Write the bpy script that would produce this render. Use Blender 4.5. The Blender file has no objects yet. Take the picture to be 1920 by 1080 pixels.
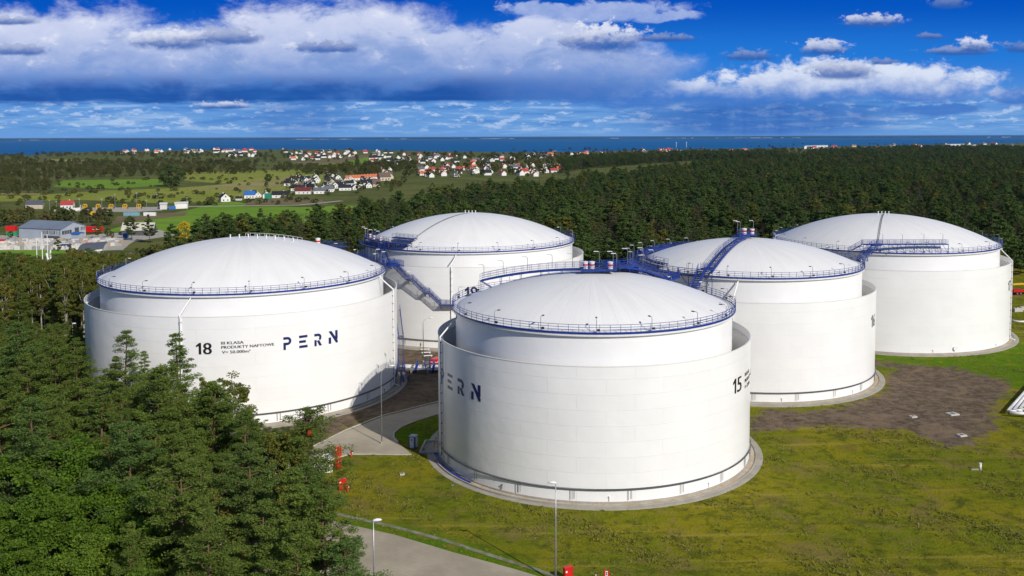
import bpy, bmesh, math, random
import numpy as np
from mathutils import Vector, Matrix
from mathutils.geometry import tessellate_polygon
R = math.radians
PI = math.pi
scn = bpy.context.scene
col = scn.collection

# ------------------------------------------------------------------ camera
FPX, PITCH, ROLL, CAMH, X0, Y0 = 1764.86, 0.0658, -0.0031, 60.724, 975.59, 370.94   # focal length etc. for a 1920 px wide frame
cam_d = bpy.data.cameras.new('camera'); cam = bpy.data.objects.new('camera', cam_d); col.objects.link(cam)
cam_d.sensor_width = 36; cam_d.lens = FPX * 36 / 1920
cam_d.shift_x = (960 - X0) / 1920; cam_d.shift_y = -(540 - Y0) / 1920
cam_d.clip_start = 1; cam_d.clip_end = 90000
cam.matrix_world = Matrix.Translation((0, 0, CAMH)) @ Matrix.Rotation(PI/2 - PITCH, 4, 'X') @ Matrix.Rotation(ROLL, 4, 'Z')
scn.camera = cam
scn.view_settings.view_transform = 'Standard'; scn.view_settings.look = 'None'
scn.view_settings.exposure = 0; scn.view_settings.gamma = 1
scn.cycles.max_bounces = 6; scn.cycles.transparent_max_bounces = 6

SUN_EL, SUN_AZ = R(33), R(37.5)      # light travels towards azimuth -37.5 deg (left and away from the camera)
# ------------------------------------------------------------------ node maths wrapper
class S:
    nt = None
    def __init__(s, k): s.k = k
    @staticmethod
    def m(op, *a, clamp=False):
        n = S.nt.nodes.new('ShaderNodeMath'); n.operation = op; n.use_clamp = clamp
        for i, v in enumerate(a):
            if isinstance(v, S): S.nt.links.new(v.k, n.inputs[i])
            else: n.inputs[i].default_value = v
        return S(n.outputs[0])
    def __add__(s, o): return S.m('ADD', s, o)
    __radd__ = __add__
    def __sub__(s, o): return S.m('SUBTRACT', s, o)
    def __rsub__(s, o): return S.m('SUBTRACT', o, s)
    def __mul__(s, o): return S.m('MULTIPLY', s, o)
    __rmul__ = __mul__
    def __truediv__(s, o): return S.m('DIVIDE', s, o)
def smax(a, b): return S.m('MAXIMUM', a, b)
def smin(a, b): return S.m('MINIMUM', a, b)
def sstep(a, lo, hi):       # smooth step, lo may be above hi
    n = S.nt.nodes.new('ShaderNodeMapRange'); n.interpolation_type = 'SMOOTHSTEP'
    inv = lo > hi
    if inv: lo, hi = hi, lo
    n.inputs['From Min'].default_value = lo; n.inputs['From Max'].default_value = hi
    n.inputs['To Min'].default_value = 1.0 if inv else 0.0; n.inputs['To Max'].default_value = 0.0 if inv else 1.0
    if isinstance(a, S): S.nt.links.new(a.k, n.inputs['Value'])
    else: n.inputs['Value'].default_value = a
    return S(n.outputs[0])
def combine(x, y, z):
    n = S.nt.nodes.new('ShaderNodeCombineXYZ')
    for i, v in enumerate((x, y, z)):
        if isinstance(v, S): S.nt.links.new(v.k, n.inputs[i])
        else: n.inputs[i].default_value = v
    return n.outputs[0]
def noise(vec, scale=1, detail=6, rough=.55, dist=0.0):
    n = S.nt.nodes.new('ShaderNodeTexNoise'); n.inputs['Scale'].default_value = scale
    n.inputs['Detail'].default_value = detail; n.inputs['Roughness'].default_value = rough; n.inputs['Distortion'].default_value = dist
    if vec is not None: S.nt.links.new(vec, n.inputs['Vector'])
    return S(n.outputs['Fac'])
def lin(c):
    return tuple(((v/255)/12.92 if v/255 <= .04045 else ((v/255+.055)/1.055)**2.4) for v in c)
def mixc(f, a, b, blend='MIX'):
    n = S.nt.nodes.new('ShaderNodeMix'); n.data_type = 'RGBA'; n.blend_type = blend
    for idx, v in ((0, f), (6, a), (7, b)):
        if isinstance(v, S): S.nt.links.new(v.k, n.inputs[idx])
        elif hasattr(v, 'is_output'): S.nt.links.new(v, n.inputs[idx])
        elif idx == 0: n.inputs[0].default_value = v
        else: n.inputs[idx].default_value = (*v[:3], 1)
    return n.outputs[2]

# ------------------------------------------------------------------ world: sky with clouds
world = bpy.data.worlds.new('World'); scn.world = world; world.use_nodes = True
nt = world.node_tree; S.nt = nt
for n in list(nt.nodes): nt.nodes.remove(n)
out = nt.nodes.new('ShaderNodeOutputWorld'); bg = nt.nodes.new('ShaderNodeBackground'); nt.links.new(bg.outputs[0], out.inputs[0])
bg.inputs['Strength'].default_value = 0.1
sky = nt.nodes.new('ShaderNodeTexSky'); sky.sky_type = 'NISHITA'; sky.sun_disc = False
sky.sun_elevation = SUN_EL; sky.sun_rotation = PI - SUN_AZ; sky.altitude = 100; sky.air_density = 1.0; sky.dust_density = 0.6; sky.ozone_density = 1.5
tc = nt.nodes.new('ShaderNodeTexCoord'); sp = nt.nodes.new('ShaderNodeSeparateXYZ'); nt.links.new(tc.outputs['Generated'], sp.inputs[0])
dx, dy, dz = (S(sp.outputs[i]) for i in range(3))
ay = smax(S.m('ABSOLUTE', dy), 0.12)
GX = dx/ay*1765.0 + 975.6        # bearing and height of a sky direction on one tangent scale
GY = 254.0 - dz/ay*1765.0
def C10(c, k=10.0): return tuple(v*k for v in lin(c))
nA = noise(combine(GX/150.0, GY/75.0, 0.3), 1, 9, .60, .3)
nB = noise(combine(GX/48.0, GY/30.0, 4.3), 1, 8, .62, .2)
nS = noise(combine(GX/120.0, GY/9.0, 7.7), 1, 7, .6)
nC = noise(combine(GX/30.0, GY/19.0, 11.3), 1, 9, .66, .2)
nC2 = noise(combine(GX/16.0, GY/10.0, 5.3), 1, 8, .62, .2)
nV = noise(combine(GX/26.0, GY/300.0, 2.1), 1, 3, .5)
wX = GX + (nA-.5)*90.0 + (nB-.5)*30.0; wY = GY + (nA-.5)*34.0 + (nB-.5)*22.0
def ell(cx, cy, rx, ry, X=wX, Y=wY):
    a = (X-cx)/rx; b = (Y-cy)/ry
    return 1.0 - S.m('SQRT', a*a + b*b)
def union(L):
    r = L[0]
    for e in L[1:]: r = smax(r, e)
    return r
# clear sky: deep blue above, lighter towards the horizon
c = mixc(sstep(GY, 0, 120), C10((4, 84, 192)), C10((36, 122, 216)))
c = mixc(sstep(GY, 100, 235), c, C10((104, 156, 218)))
# thin stratus streaks near the horizon
st = sstep(nS, .50, .68)*sstep(GY, 172, 200)*sstep(GY, 262, 235)
c = mixc(st*.75, c, C10((160, 192, 232)))
c = mixc(sstep(nS, .46, .34)*sstep(GY, 175, 200)*sstep(GY, 250, 225)*.55, c, C10((62, 120, 198)))
puff = sstep(noise(combine(GX/34.0, GY/11.0, 1.7), 1, 7, .62), .52, .64)*sstep(GY, 180, 196)*sstep(GY, 252, 235)
c = mixc(puff*.8, c, C10((176, 200, 236)))
# rain shafts
rain = sstep(ell(1430, 222, 330, 52, wX, GY), 0, .6)*(.55+nV*.6)
c = mixc(smin(rain*.85, .9), c, C10((40, 98, 182)))
rain2 = sstep(ell(560, 215, 130, 60, wX, GY), 0, .7)*(.5+nV*.7)
c = mixc(smin(rain2*.6, .8), c, C10((58, 112, 190)))
# long cumulus bank on the right
F2 = union([ell(1300, 176, 240, 30), ell(1520, 160, 190, 42), ell(1705, 160, 175, 42), ell(1905, 182, 75, 22), ell(1190, 176, 170, 34), ell(1750, 205, 130, 14), ell(1400, 150, 60, 20)])
F2n = F2 + (nB-.5)*1.5 + (nA-.5)*.7
m2 = sstep(F2n, -.06, .42)
lit2 = sstep(nB*.9 + (170.0-wY)/90.0, .22, .85)
c2 = mixc(lit2, C10((66, 122, 204)), C10((224, 232, 248)))
c2 = mixc(sstep(GY, 172, 212), c2, C10((70, 122, 200)))
c = mixc(m2*.92, c, c2)
# the great cloud mass, left and centre
F1 = union([ell(60, 100, 330, 98), ell(330, 118, 250, 86), ell(640, 95, 270, 106), ell(860, 120, 270, 84), ell(1060, 130, 250, 66), ell(-200, 90, 300, 90), ell(1010, 62, 120, 34)])
F1n = F1 + (nA-.5)*.8 + (nB-.5)*.35
m1 = sstep(F1n, -.06, .34)
sh = (118.0-wY)/120.0 + (nA-.5)*1.0 + (nB-.5)*.8
c1 = mixc(sstep(sh, -.6, .8), C10((88, 134, 206)), C10((208, 216, 242)))
c1 = mixc(sstep(nB, .56, .72)*sstep(sh, -.3, .3)*.5, c1, C10((246, 246, 252)))
c1 = mixc(sstep(nA, .46, .34)*.5, c1, C10((120, 152, 210)))
c = mixc(m1*.97*sstep(GY, 194, 184), c, c1)
# high wisp over the centre right
F3 = union([ell(1120, 24, 190, 22), ell(1240, 36, 90, 12), ell(1000, 15, 80, 16)]) + (nB-.5)*1.3
c = mixc(sstep(F3, 0, .35)*.78, c, mixc(nB, C10((96, 142, 216)), C10((214, 222, 246))))
# flat dark base of the mass
db = sstep(wY + (nB-.5)*14.0, 128, 172)*sstep(GY + (nB-.5)*10.0 + (nS-.5)*16.0, 194, 184)
dbx = sstep(wX, 1120, 840)
c = mixc(db*dbx*(sstep(nA, .22, .52)*.55 + .4), c, mixc(nS, C10((16, 68, 150)), C10((40, 100, 182))))
c = mixc(db*sstep(wX, 1290, 1050)*(1.0-dbx)*.6, c, C10((54, 104, 184)))
# small separate cumulus: lit tops, dark bases
for cx, cy, rx, ry, br in [(330, 76, 78, 24, .95), (438, 70, 70, 19, .45), (622, 90, 66, 13, .3), (1130, 76, 88, 32, 1), (1248, 74, 62, 9, .25),
        (1405, 107, 50, 13, .25), (1538, 94, 54, 17, .8), (1632, 44, 64, 16, .8), (1772, 12, 40, 13, .15), (1790, 100, 76, 10, .3), (1822, 90, 36, 18, .95),
        (1572, 134, 74, 24, .75), (1905, 94, 40, 12, .2), (1738, 72, 28, 8, .2), (45, 92, 60, 15, .45), (30, 38, 55, 11, .5), (1655, 119, 26, 7, .2),
        (420, 196, 60, 9, .8)]:
    X2 = GX + (nC-.5)*60.0; Y2 = GY + (nC2-.5)*ry*1.6
    e = ell(cx, cy, rx*1.1, ry*1.1, X2, Y2) + (nC2-.5)*1.3 + (nC-.5)*.7
    low = ell(cx, cy - ry*.1, rx*1.1, ry, GX, GY)
    m = sstep(e, .0, .5)*sstep(GY + (nC-.5)*ry*1.2, cy + ry*.95, cy + ry*.45)
    t = sstep((cy - Y2)/ry + (nC2-.5)*2.6, -.45, .75)*br
    c = mixc(m*.86, c, mixc(t, C10((50, 98, 176)), C10((232, 236, 248))))
# above the band seen from here the sky is the plain daylight sky with a thin general brightness of cloud
hi = sstep(dz/ay, .22, .5)
nish = mixc(1.0, mixc(.2, sky.outputs[0], (1.9, 2.0, 2.2)), (.70, .76, .84), 'MULTIPLY')
c = mixc(hi, c, nish)
nt.links.new(c, bg.inputs['Color'])

sun_d = bpy.data.lights.new('sun', 'SUN'); sun = bpy.data.objects.new('sun', sun_d); col.objects.link(sun)
sun_d.energy = 4.35; sun_d.angle = R(.53); sun_d.color = (1, .955, .88)
ldir = Vector((-math.sin(SUN_AZ)*math.cos(SUN_EL), math.cos(SUN_AZ)*math.cos(SUN_EL), -math.sin(SUN_EL)))
sun.rotation_euler = ldir.to_track_quat('-Z', 'Y').to_euler(); sun.location = (100, -100, 150)

# ------------------------------------------------------------------ helpers
def U(px, py, z=0.0):
    """photo pixel -> the point of the horizontal plane z it shows"""
    cr, sr = math.cos(ROLL), math.sin(ROLL)
    a, b = px-X0, py-Y0
    X, Y = a*cr+b*sr, -a*sr+b*cr
    c_, s_ = math.cos(PITCH), math.sin(PITCH)
    u = -Y/FPX; y = c_+u*s_; zz = -s_+u*c_; t = (z-CAMH)/zz
    return (X/FPX*t, y*t)
def PX(x, y, z):
    c_, s_ = math.cos(PITCH), math.sin(PITCH); z = z-CAMH
    d = y*c_-z*s_; u = y*s_+z*c_
    X, Y = x/d*FPX, -u/d*FPX
    cr, sr = math.cos(ROLL), math.sin(ROLL)
    return X0+X*cr-Y*sr, Y0+X*sr+Y*cr
def ztop(x, y, py):
    lo, hi_ = 0.0, 59.0
    for _ in range(40):
        m = (lo+hi_)/2
        if PX(x, y, m)[1] > py: lo = m
        else: hi_ = m
    return lo
def tag(o, label=None, cat=None, group=None, kind=None):
    if label: o['label'] = label
    if cat: o['category'] = cat
    if group: o['group'] = group
    if kind: o['kind'] = kind
    return o
def empty(name, loc, rz=0):
    o = bpy.data.objects.new(name, None); col.objects.link(o); o.location = loc; o.rotation_euler = (0, 0, rz); o.empty_display_size = .5
    return o
def kids(o): return [c for c in list(col.objects) if c.parent == o]
KIDS = {}
def copy_tree(o, parent=None):
    c = o.copy(); col.objects.link(c)
    if parent: c.parent = parent; KIDS.setdefault(parent.name, []).append(c)
    for ch in KIDS.get(o.name, []): copy_tree(ch, c)
    return c
def link_mesh(name, me, mats, parent=None, smooth=False):
    for m in (mats if isinstance(mats, (list, tuple)) else [mats]): me.materials.append(m)
    if smooth: me.polygons.foreach_set('use_smooth', [True]*len(me.polygons))
    o = bpy.data.objects.new(name, me); col.objects.link(o)
    if parent: o.parent = parent; KIDS.setdefault(parent.name, []).append(o)
    return o
class MB:
    def __init__(s): s.v = []; s.f = []; s.mi = []; s.cur = 0
    def face(s, *idx): s.f.append(tuple(idx)); s.mi.append(s.cur)
    def add(s, vs, fs):
        b = len(s.v); s.v += [tuple(v) for v in vs]
        for f in fs: s.f.append(tuple(i+b for i in f)); s.mi.append(s.cur)
    def box(s, c, d, rz=0, taper=1.0):
        x, y, z = (k/2 for k in d); vs = []
        for zz in (-z, z):
            t = taper if zz > 0 else 1
            for a, b in ((-x, -y), (x, -y), (x, y), (-x, y)):
                a *= t; b *= t
                vs.append((c[0]+a*math.cos(rz)-b*math.sin(rz), c[1]+a*math.sin(rz)+b*math.cos(rz), c[2]+zz))
        s.add(vs, [(3, 2, 1, 0), (4, 5, 6, 7), (0, 1, 5, 4), (1, 2, 6, 5), (2, 3, 7, 6), (3, 0, 4, 7)])
    def tube(s, pts, r, n=6, caps=True, rads=None):
        pts = [Vector(p) for p in pts]; b = len(s.v)
        up = Vector((0, 0, 1))
        for i, p in enumerate(pts):
            t = (pts[min(i+1, len(pts)-1)] - pts[max(i-1, 0)]).normalized()
            u = t.cross(up) if abs(t.z) < .95 else t.cross(Vector((1, 0, 0)))
            u.normalize(); w = u.cross(t)
            rr = rads[i] if rads else r
            for k in range(n):
                a = 2*PI*(k+.5)/n
                q = p + (u*math.cos(a)+w*math.sin(a))*rr; s.v.append(tuple(q))
        for i in range(len(pts)-1):
            for k in range(n):
                a, c_ = b+i*n+k, b+i*n+(k+1) % n
                s.face(a, a+n, c_+n, c_)
        if caps:
            s.face(*[b+k for k in range(n)]); s.face(*[b+(len(pts)-1)*n+k for k in reversed(range(n))])
    def lathe(s, prof, n=64, a0=0, a1=2*PI, c=(0, 0)):
        full = abs(a1-a0-2*PI) < 1e-6; m = n if full else n+1; b = len(s.v)
        for r, z in prof:
            for k in range(m):
                a = a0+(a1-a0)*k/n; s.v.append((c[0]+r*math.cos(a), c[1]+r*math.sin(a), z))
        for i in range(len(prof)-1):
            for k in range(n):
                p, q = b+i*m+k, b+i*m+(k+1) % m
                s.face(p, q, q+m, p+m)
    def prism(s, poly, z0, z1):
        n = len(poly); b = len(s.v)
        s.v += [(x, y, z0) for x, y in poly]+[(x, y, z1) for x, y in poly]
        for k in range(n): s.face(b+k, b+(k+1) % n, b+n+(k+1) % n, b+n+k)
        for t in tessellate_polygon([[Vector((x, y, 0)) for x, y in poly]]):
            s.face(b+t[0], b+t[1], b+t[2]); s.face(b+n+t[2], b+n+t[1], b+n+t[0])
    def build(s, name, mats, parent=None, smooth=False):
        me = bpy.data.meshes.new(name); me.from_pydata(s.v, [], s.f)
        me.polygons.foreach_set('material_index', s.mi)
        bm = bmesh.new(); bm.from_mesh(me); bmesh.ops.recalc_face_normals(bm, faces=bm.faces); bm.to_mesh(me); bm.free()
        return link_mesh(name, me, mats, parent, smooth)

# ------------------------------------------------------------------ materials
MATS = {}
def newmat(name):
    m = bpy.data.materials.new(name); m.use_nodes = True; S.nt = m.node_tree
    b = m.node_tree.nodes['Principled BSDF']
    MATS[name] = m
    return m, b
def plink(a, b): S.nt.links.new(a.k if isinstance(a, S) else a, b)
def geo_pos():
    return S.nt.nodes.new('ShaderNodeNewGeometry').outputs['Position']
def obj_co(): return S.nt.nodes.new('ShaderNodeTexCoord').outputs['Object']
def bump(h, dist, strength=1.0):
    n = S.nt.nodes.new('ShaderNodeBump'); n.inputs['Distance'].default_value = dist; n.inputs['Strength'].default_value = strength
    plink(h, n.inputs['Height']); return n.outputs[0]
def mat(name, c, rough=.6, var=.12, scale=.8, metal=0.0, spec=.4, c2=None):
    m, b = newmat(name)
    n = noise(geo_pos(), scale, 5, .6)
    k = c2 if c2 else tuple(v*(1-var*2) for v in c)
    plink(mixc(sstep(n, .3, .7), k, c), b.inputs['Base Color'])
    b.inputs['Roughness'].default_value = rough; b.inputs['Metallic'].default_value = metal
    b.inputs['Specular IOR Level'].default_value = spec
    return m
def rand_shade(colr, amt):
    oi = S.nt.nodes.new('ShaderNodeObjectInfo')
    r = S(oi.outputs['Random'])
    return r

def tank_mat(name, base, rough, seams=True, wav=.02, seamc=.93):
    m, b = newmat(name)
    o = obj_co(); sp = S.nt.nodes.new('ShaderNodeSeparateXYZ'); plink(o, sp.inputs[0])
    x, y, z = (S(sp.outputs[i]) for i in range(3))
    ang = S.m('ARCTAN2', x, S.m('MULTIPLY', y, -1.0))*34.0
    v = combine(ang, z, 0.0)
    lowf = noise(combine(ang*.12, z*.12, 0.0), 1, 4, .5)
    streak = noise(combine(ang*1.2, z*.05, 3.0), 1, 5, .6)
    cc = mixc(sstep(lowf, .35, .7), tuple(k*.96 for k in base), base)
    cc = mixc(sstep(streak, .5, .8)*.10, cc, tuple(k*.80 for k in base))
    dirt = sstep(noise(combine(ang*.5, z*.1, 9.0), 1, 6, .65), .55, .8)*sstep(z, 3.5, 0.0)
    cc = mixc(dirt*.5, cc, (.52, .46, .36))
    if seams:
        br = S.nt.nodes.new('ShaderNodeTexBrick'); plink(v, br.inputs['Vector'])
        br.offset = .5; br.inputs['Scale'].default_value = 1; br.inputs['Mortar Size'].default_value = .05
        br.inputs['Mortar Smooth'].default_value = .6; br.inputs['Brick Width'].default_value = 11.0; br.inputs['Row Height'].default_value = 2.62
        br.inputs['Color1'].default_value = (1, 1, 1, 1); br.inputs['Color2'].default_value = (.975, .975, .98, 1); br.inputs['Mortar'].default_value = (seamc, seamc, seamc+.01, 1)
        cc = mixc(1.0, cc, br.outputs['Color'], 'MULTIPLY')
        h = S(br.outputs['Fac'])*.25 + lowf*1.0 + noise(combine(ang*.35, z*.45, 5.0), 1, 2, .5)*.7
    else:
        h = lowf
    plink(cc, b.inputs['Base Color']); b.inputs['Roughness'].default_value = rough
    b.inputs['Specular IOR Level'].default_value = .45
    plink(bump(h, wav*4, .8), b.inputs['Normal'])
    return m
M_SHELL = tank_mat('white_shell_paint', (.85, .84, .815), .34)
M_INNER = tank_mat('white_inner_paint', (.85, .84, .82), .4, True, .012, .97)
def dome_mat():
    m, b = newmat('dome_white')
    o = obj_co(); sp = S.nt.nodes.new('ShaderNodeSeparateXYZ'); plink(o, sp.inputs[0])
    x, y, z = (S(sp.outputs[i]) for i in range(3))
    a = S.m('ARCTAN2', y, x); r = S.m('SQRT', x*x+y*y)
    seam = S.m('PINGPONG', a*(60/(2*PI)), .5)      # radial roof plates
    sm = sstep(seam*r, 0.22, .02)
    pl = noise(combine(S.m('FLOOR', a*(60/(2*PI))+.5), S.m('FLOOR', r*.16), 0.0), 3.7, 2, .5)
    st = noise(combine(a*9.0, r*.05, 0.0), 1, 5, .6)
    cl = noise(o, .06, 4, .55)
    cc = mixc(sstep(st, .35, .7), (.76, .75, .73), (.82, .805, .78))
    cc = mixc(sstep(cl, .4, .65)*.5, cc, (.84, .825, .80))
    cc = mixc(pl*.16, cc, (.60, .60, .605)); cc = mixc(sm*.12, cc, (.5, .5, .51))
    plink(cc, b.inputs['Base Color']); b.inputs['Roughness'].default_value = .42
    plink(bump(st*.6+cl+sm*.3, .12, .6), b.inputs['Normal'])
    return m
M_DOME = dome_mat()
M_WHITE = mat('white_paint', (.78, .77, .75), .4, .05, .6)
M_BLUE = mat('blue_steel', (.014, .045, .30), .42, .2, 1.5)
M_BLUEDECK = mat('blue_deck', (.012, .04, .22), .5, .25, 1.0)
M_PDECK = mat('platform_grating', (.075, .09, .17), .5, .2, 2.0)
M_GALV = mat('galvanised_steel', (.42, .43, .44), .4, .12, 2.0, .6)
M_GRATE = mat('steel_grating', (.26, .27, .28), .5, .15, 2.0, .5)
M_DARK = mat('dark_metal', (.03, .03, .035), .5, .2)
M_GREY = mat('grey_pipe', (.11, .115, .12), .45, .1, 1.0, .3)
M_NAVY = mat('navy_lettering', (.008, .018, .11), .4, .05)
M_BLACK = mat('black_lettering', (.015, .014, .016), .4, .05)
M_RED = mat('red_paint', (.62, .015, .012), .35, .1, 2.0)
M_YEL = mat('yellow_paint', (.75, .42, .02), .4, .1, 2.0)
M_HIVIS = mat('hivis_cloth', (.55, .75, .05), .8, .1)
M_SKIN = mat('skin', (.55, .33, .24), .6, .05)
M_TROUS = mat('dark_cloth', (.03, .035, .06), .8, .1)
M_GLASS = mat('window_glass', (.03, .04, .055), .12, .1, 1.0, 0, .8)
def conc(name, c, stain=None):
    m, b = newmat(name); p = geo_pos()
    n = noise(p, .35, 8, .65); n2 = noise(p, 3.0, 5, .6)
    cc = mixc(sstep(n, .35, .68), tuple(v*.78 for v in c), c); cc = mixc(sstep(n2, .5, .8)*.3, cc, tuple(v*.62 for v in c))
    if stain: cc = mixc(sstep(noise(p, .55, 6, .7), .40, .62), cc, stain)
    plink(cc, b.inputs['Base Color']); b.inputs['Roughness'].default_value = .85; plink(bump(n2, .02, .5), b.inputs['Normal'])
    return m
M_CONC = conc('concrete', (.37, .34, .285)); M_TROUGH = conc('stained_trough', (.50, .46, .38), (.42, .29, .15)); M_KERB = conc('kerb_concrete', (.52, .49, .43))
def road_mat():
    m, b = newmat('road_concrete'); p = geo_pos()
    n = noise(p, .12, 7, .6); n2 = noise(p, 1.6, 6, .65)
    cc = mixc(sstep(n, .35, .7), (.32, .275, .205), (.41, .355, .27)); cc = mixc(sstep(n2, .52, .8)*.35, cc, (.30, .27, .22))
    sp = S.nt.nodes.new('ShaderNodeMapping'); plink(p, sp.inputs['Vector']); sp.inputs['Rotation'].default_value = (0, 0, R(35))
    br = S.nt.nodes.new('ShaderNodeTexBrick'); plink(sp.outputs[0], br.inputs['Vector']); br.inputs['Scale'].default_value = 1
    br.inputs['Brick Width'].default_value = 1.6; br.inputs['Row Height'].default_value = .8; br.inputs['Mortar Size'].default_value = .025; br.inputs['Mortar Smooth'].default_value = .5
    br.inputs['Color1'].default_value = (1, 1, 1, 1); br.inputs['Color2'].default_value = (.93, .93, .93, 1); br.inputs['Mortar'].default_value = (.80, .80, .8, 1)
    plink(mixc(1.0, cc, br.outputs['Color'], 'MULTIPLY'), b.inputs['Base Color']); b.inputs['Roughness'].default_value = .85
    return m
M_ROAD = road_mat()
def ground_mat():
    m, b = newmat('site_grass'); p = geo_pos()
    at = S.nt.nodes.new('ShaderNodeAttribute'); at.attribute_name = 'soil'; soil = S(at.outputs['Fac'])
    al = S.nt.nodes.new('ShaderNodeAttribute'); al.attribute_name = 'lush'; lush = S(al.outputs['Fac'])
    n1 = noise(p, .045, 6, .6); n2 = noise(p, .35, 8, .68, .4); n3 = noise(p, 2.2, 6, .7); n4 = noise(p, .11, 5, .6, .8)
    cc = mixc(sstep(n1, .38, .62), (.235, .210, .014), (.150, .175, .012))
    cc = mixc(sstep(n2, .48, .66)*.85, cc, (.080, .095, .013))
    cc = mixc(sstep(n2, .46, .34)*.6, cc, (.21, .175, .045))
    cc = mixc(sstep(n4, .52, .66)*.6, cc, (.21, .15, .06)); nq = noise(p, .16, 6, .65, .6)
    cc = mixc(sstep(nq, .53, .68)*.75, cc, (.062, .080, .014)); cc = mixc(sstep(nq, .44, .34)*.5, cc, (.15, .105, .040))
    cc = mixc(sstep(n3, .5, .75)*.45, cc, (.055, .080, .012))
    cc = mixc(sstep(n3, .45, .28)*.4, cc, (.24, .22, .06))
    mg = S.nt.nodes.new('ShaderNodeMapping'); plink(p, mg.inputs['Vector']); mg.inputs['Rotation'].default_value = (0, 0, R(-38)); mg.inputs['Scale'].default_value = (.02, .30, 1)
    ng_ = noise(mg.outputs[0], 1, 7, .65, .3)
    cc = mixc(sstep(ng_, .54, .68)*.8, cc, (.30, .25, .04)); cc = mixc(sstep(ng_, .44, .34)*.45, cc, (.075, .095, .012))
    cc = mixc(lush*sstep(n2, .3, .55), cc, (.085, .17, .010))
    s = sstep(soil + (n2-.5)*1.3 + (n3-.5)*.6 + (n4-.5)*.9, .38, .62)
    ns = noise(p, .5, 8, .7, .5)
    sc = mixc(sstep(ns, .35, .65), (.095, .070, .050), (.190, .145, .105)); sc = mixc(sstep(n4, .5, .65)*.6, sc, (.24, .175, .115))
    sc = mixc(sstep(n3, .62, .75)*sstep(n4, .4, .6)*.7, sc, (.07, .09, .02))
    plink(mixc(s, cc, sc), b.inputs['Base Color']); b.inputs['Roughness'].default_value = 1; b.inputs['Specular IOR Level'].default_value = 0
    plink(bump(n2*.6+n3*.7+ns*.3, .5, .9), b.inputs['Normal'])
    return m
M_SITE = ground_mat()
def land_mat(name, a, b_, c_, sc=.012, bmp=.5):
    m, b = newmat(name); p = geo_pos()
    n1 = noise(p, sc, 7, .62); n2 = noise(p, sc*9, 7, .65, .3)
    mp = S.nt.nodes.new('ShaderNodeMapping'); plink(p, mp.inputs['Vector']); mp.inputs['Scale'].default_value = (sc*1.2, sc*8, 1); mp.inputs['Rotation'].default_value = (0, 0, R(-8))
    n3 = noise(mp.outputs[0], 1, 6, .6)
    cc = mixc(sstep(n1, .38, .62), a, b_); cc = mixc(sstep(n2, .5, .7)*.6, cc, c_); cc = mixc(sstep(n3, .5, .66)*.6, cc, c_); cc = mixc(sstep(n3, .45, .35)*.4, cc, b_)
    plink(cc, b.inputs['Base Color']); b.inputs['Roughness'].default_value = .95; b.inputs['Specular IOR Level'].default_value = .05
    plink(bump(n2, bmp, .6), b.inputs['Normal'])
    return m
M_LAND = land_mat('plain_scrub', (.085, .105, .026), (.13, .135, .036), (.045, .062, .02))
M_FG = land_mat('field_green', (.13, .245, .020), (.165, .28, .028), (.10, .175, .022), .01, .1)
M_FY = land_mat('field_yellow_green', (.21, .25, .036), (.27, .27, .055), (.14, .17, .028), .01, .1)
M_FT = land_mat('field_stubble', (.31, .27, .11), (.25, .23, .08), (.20, .2, .06), .01, .1)
M_FB = land_mat('field_brown', (.15, .12, .065), (.19, .15, .08), (.10, .11, .035), .01, .1)
M_YARD = conc('yard_gravel', (.42, .39, .34))
M_ASPH = conc('asphalt', (.13, .13, .13))
def sea_mat():
    m, b = newmat('sea_water'); p = geo_pos()
    mp = S.nt.nodes.new('ShaderNodeMapping'); plink(p, mp.inputs['Vector']); mp.inputs['Scale'].default_value = (.0003, .0022, 1)
    n = noise(mp.outputs[0], 1, 7, .6)
    plink(mixc(sstep(n, .35, .65), (.003, .085, .25), (.005, .120, .33)), b.inputs['Base Color'])
    b.inputs['Roughness'].default_value = .6; b.inputs['Specular IOR Level'].default_value = .06; b.inputs['IOR'].default_value = 1.33
    return m
M_SEA = sea_mat()
def leaf_mat(name, c, c2, c3=None, trans=.25, rv=.5, fade=None):
    m, b = newmat(name); N = S.nt.nodes
    oi = N.new('ShaderNodeObjectInfo'); rnd = S(oi.outputs['Random'])
    p = geo_pos(); n = noise(p, .5, 4, .6); n2 = noise(p, 3.0, 3, .6)
    cc = mixc(sstep(n, .32, .68), c, c2)
    cc = mixc(n2*.4, cc, tuple(v*.55 for v in c))
    if c3: cc = mixc(sstep(rnd, 1-rv, 1.0)*.9, cc, c3)
    r2 = S.m('FRACT', rnd*17.31); nl_ = noise(p, .012, 4, .6)
    cc = mixc(sstep(nl_, .5, .64)*.3, cc, (.15, .18, .04)); cc = mixc(sstep(nl_, .47, .36)*.35, cc, (.035, .075, .035))
    cc = mixc(r2*.6, cc, tuple(v*.42 for v in c2))
    plink(cc, b.inputs['Base Color']); b.inputs['Roughness'].default_value = .7; b.inputs['Specular IOR Level'].default_value = .1
    tr = N.new('ShaderNodeBsdfTranslucent'); plink(cc, tr.inputs['Color'])
    mx = N.new('ShaderNodeMixShader'); mx.inputs[0].default_value = trans
    plink(b.outputs[0], mx.inputs[1]); plink(tr.outputs[0], mx.inputs[2]); plink(mx.outputs[0], N['Material Output'].inputs['Surface'])
    return m
M_PINE = leaf_mat('pine_needles', (.135, .205, .034), (.205, .280, .050), (.105, .180, .044), .3, .4)
M_FOREST = leaf_mat('forest_needles', (.080, .150, .036), (.140, .205, .044), (.22, .20, .035), .25, .25)
M_OAK = leaf_mat('oak_leaves', (.090, .180, .016), (.150, .245, .024), (.18, .24, .03), .3, .3)
M_BIRCH = leaf_mat('birch_leaves', (.165, .19, .03), (.23, .235, .042), (.27, .22, .05), .35, .4)
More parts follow.
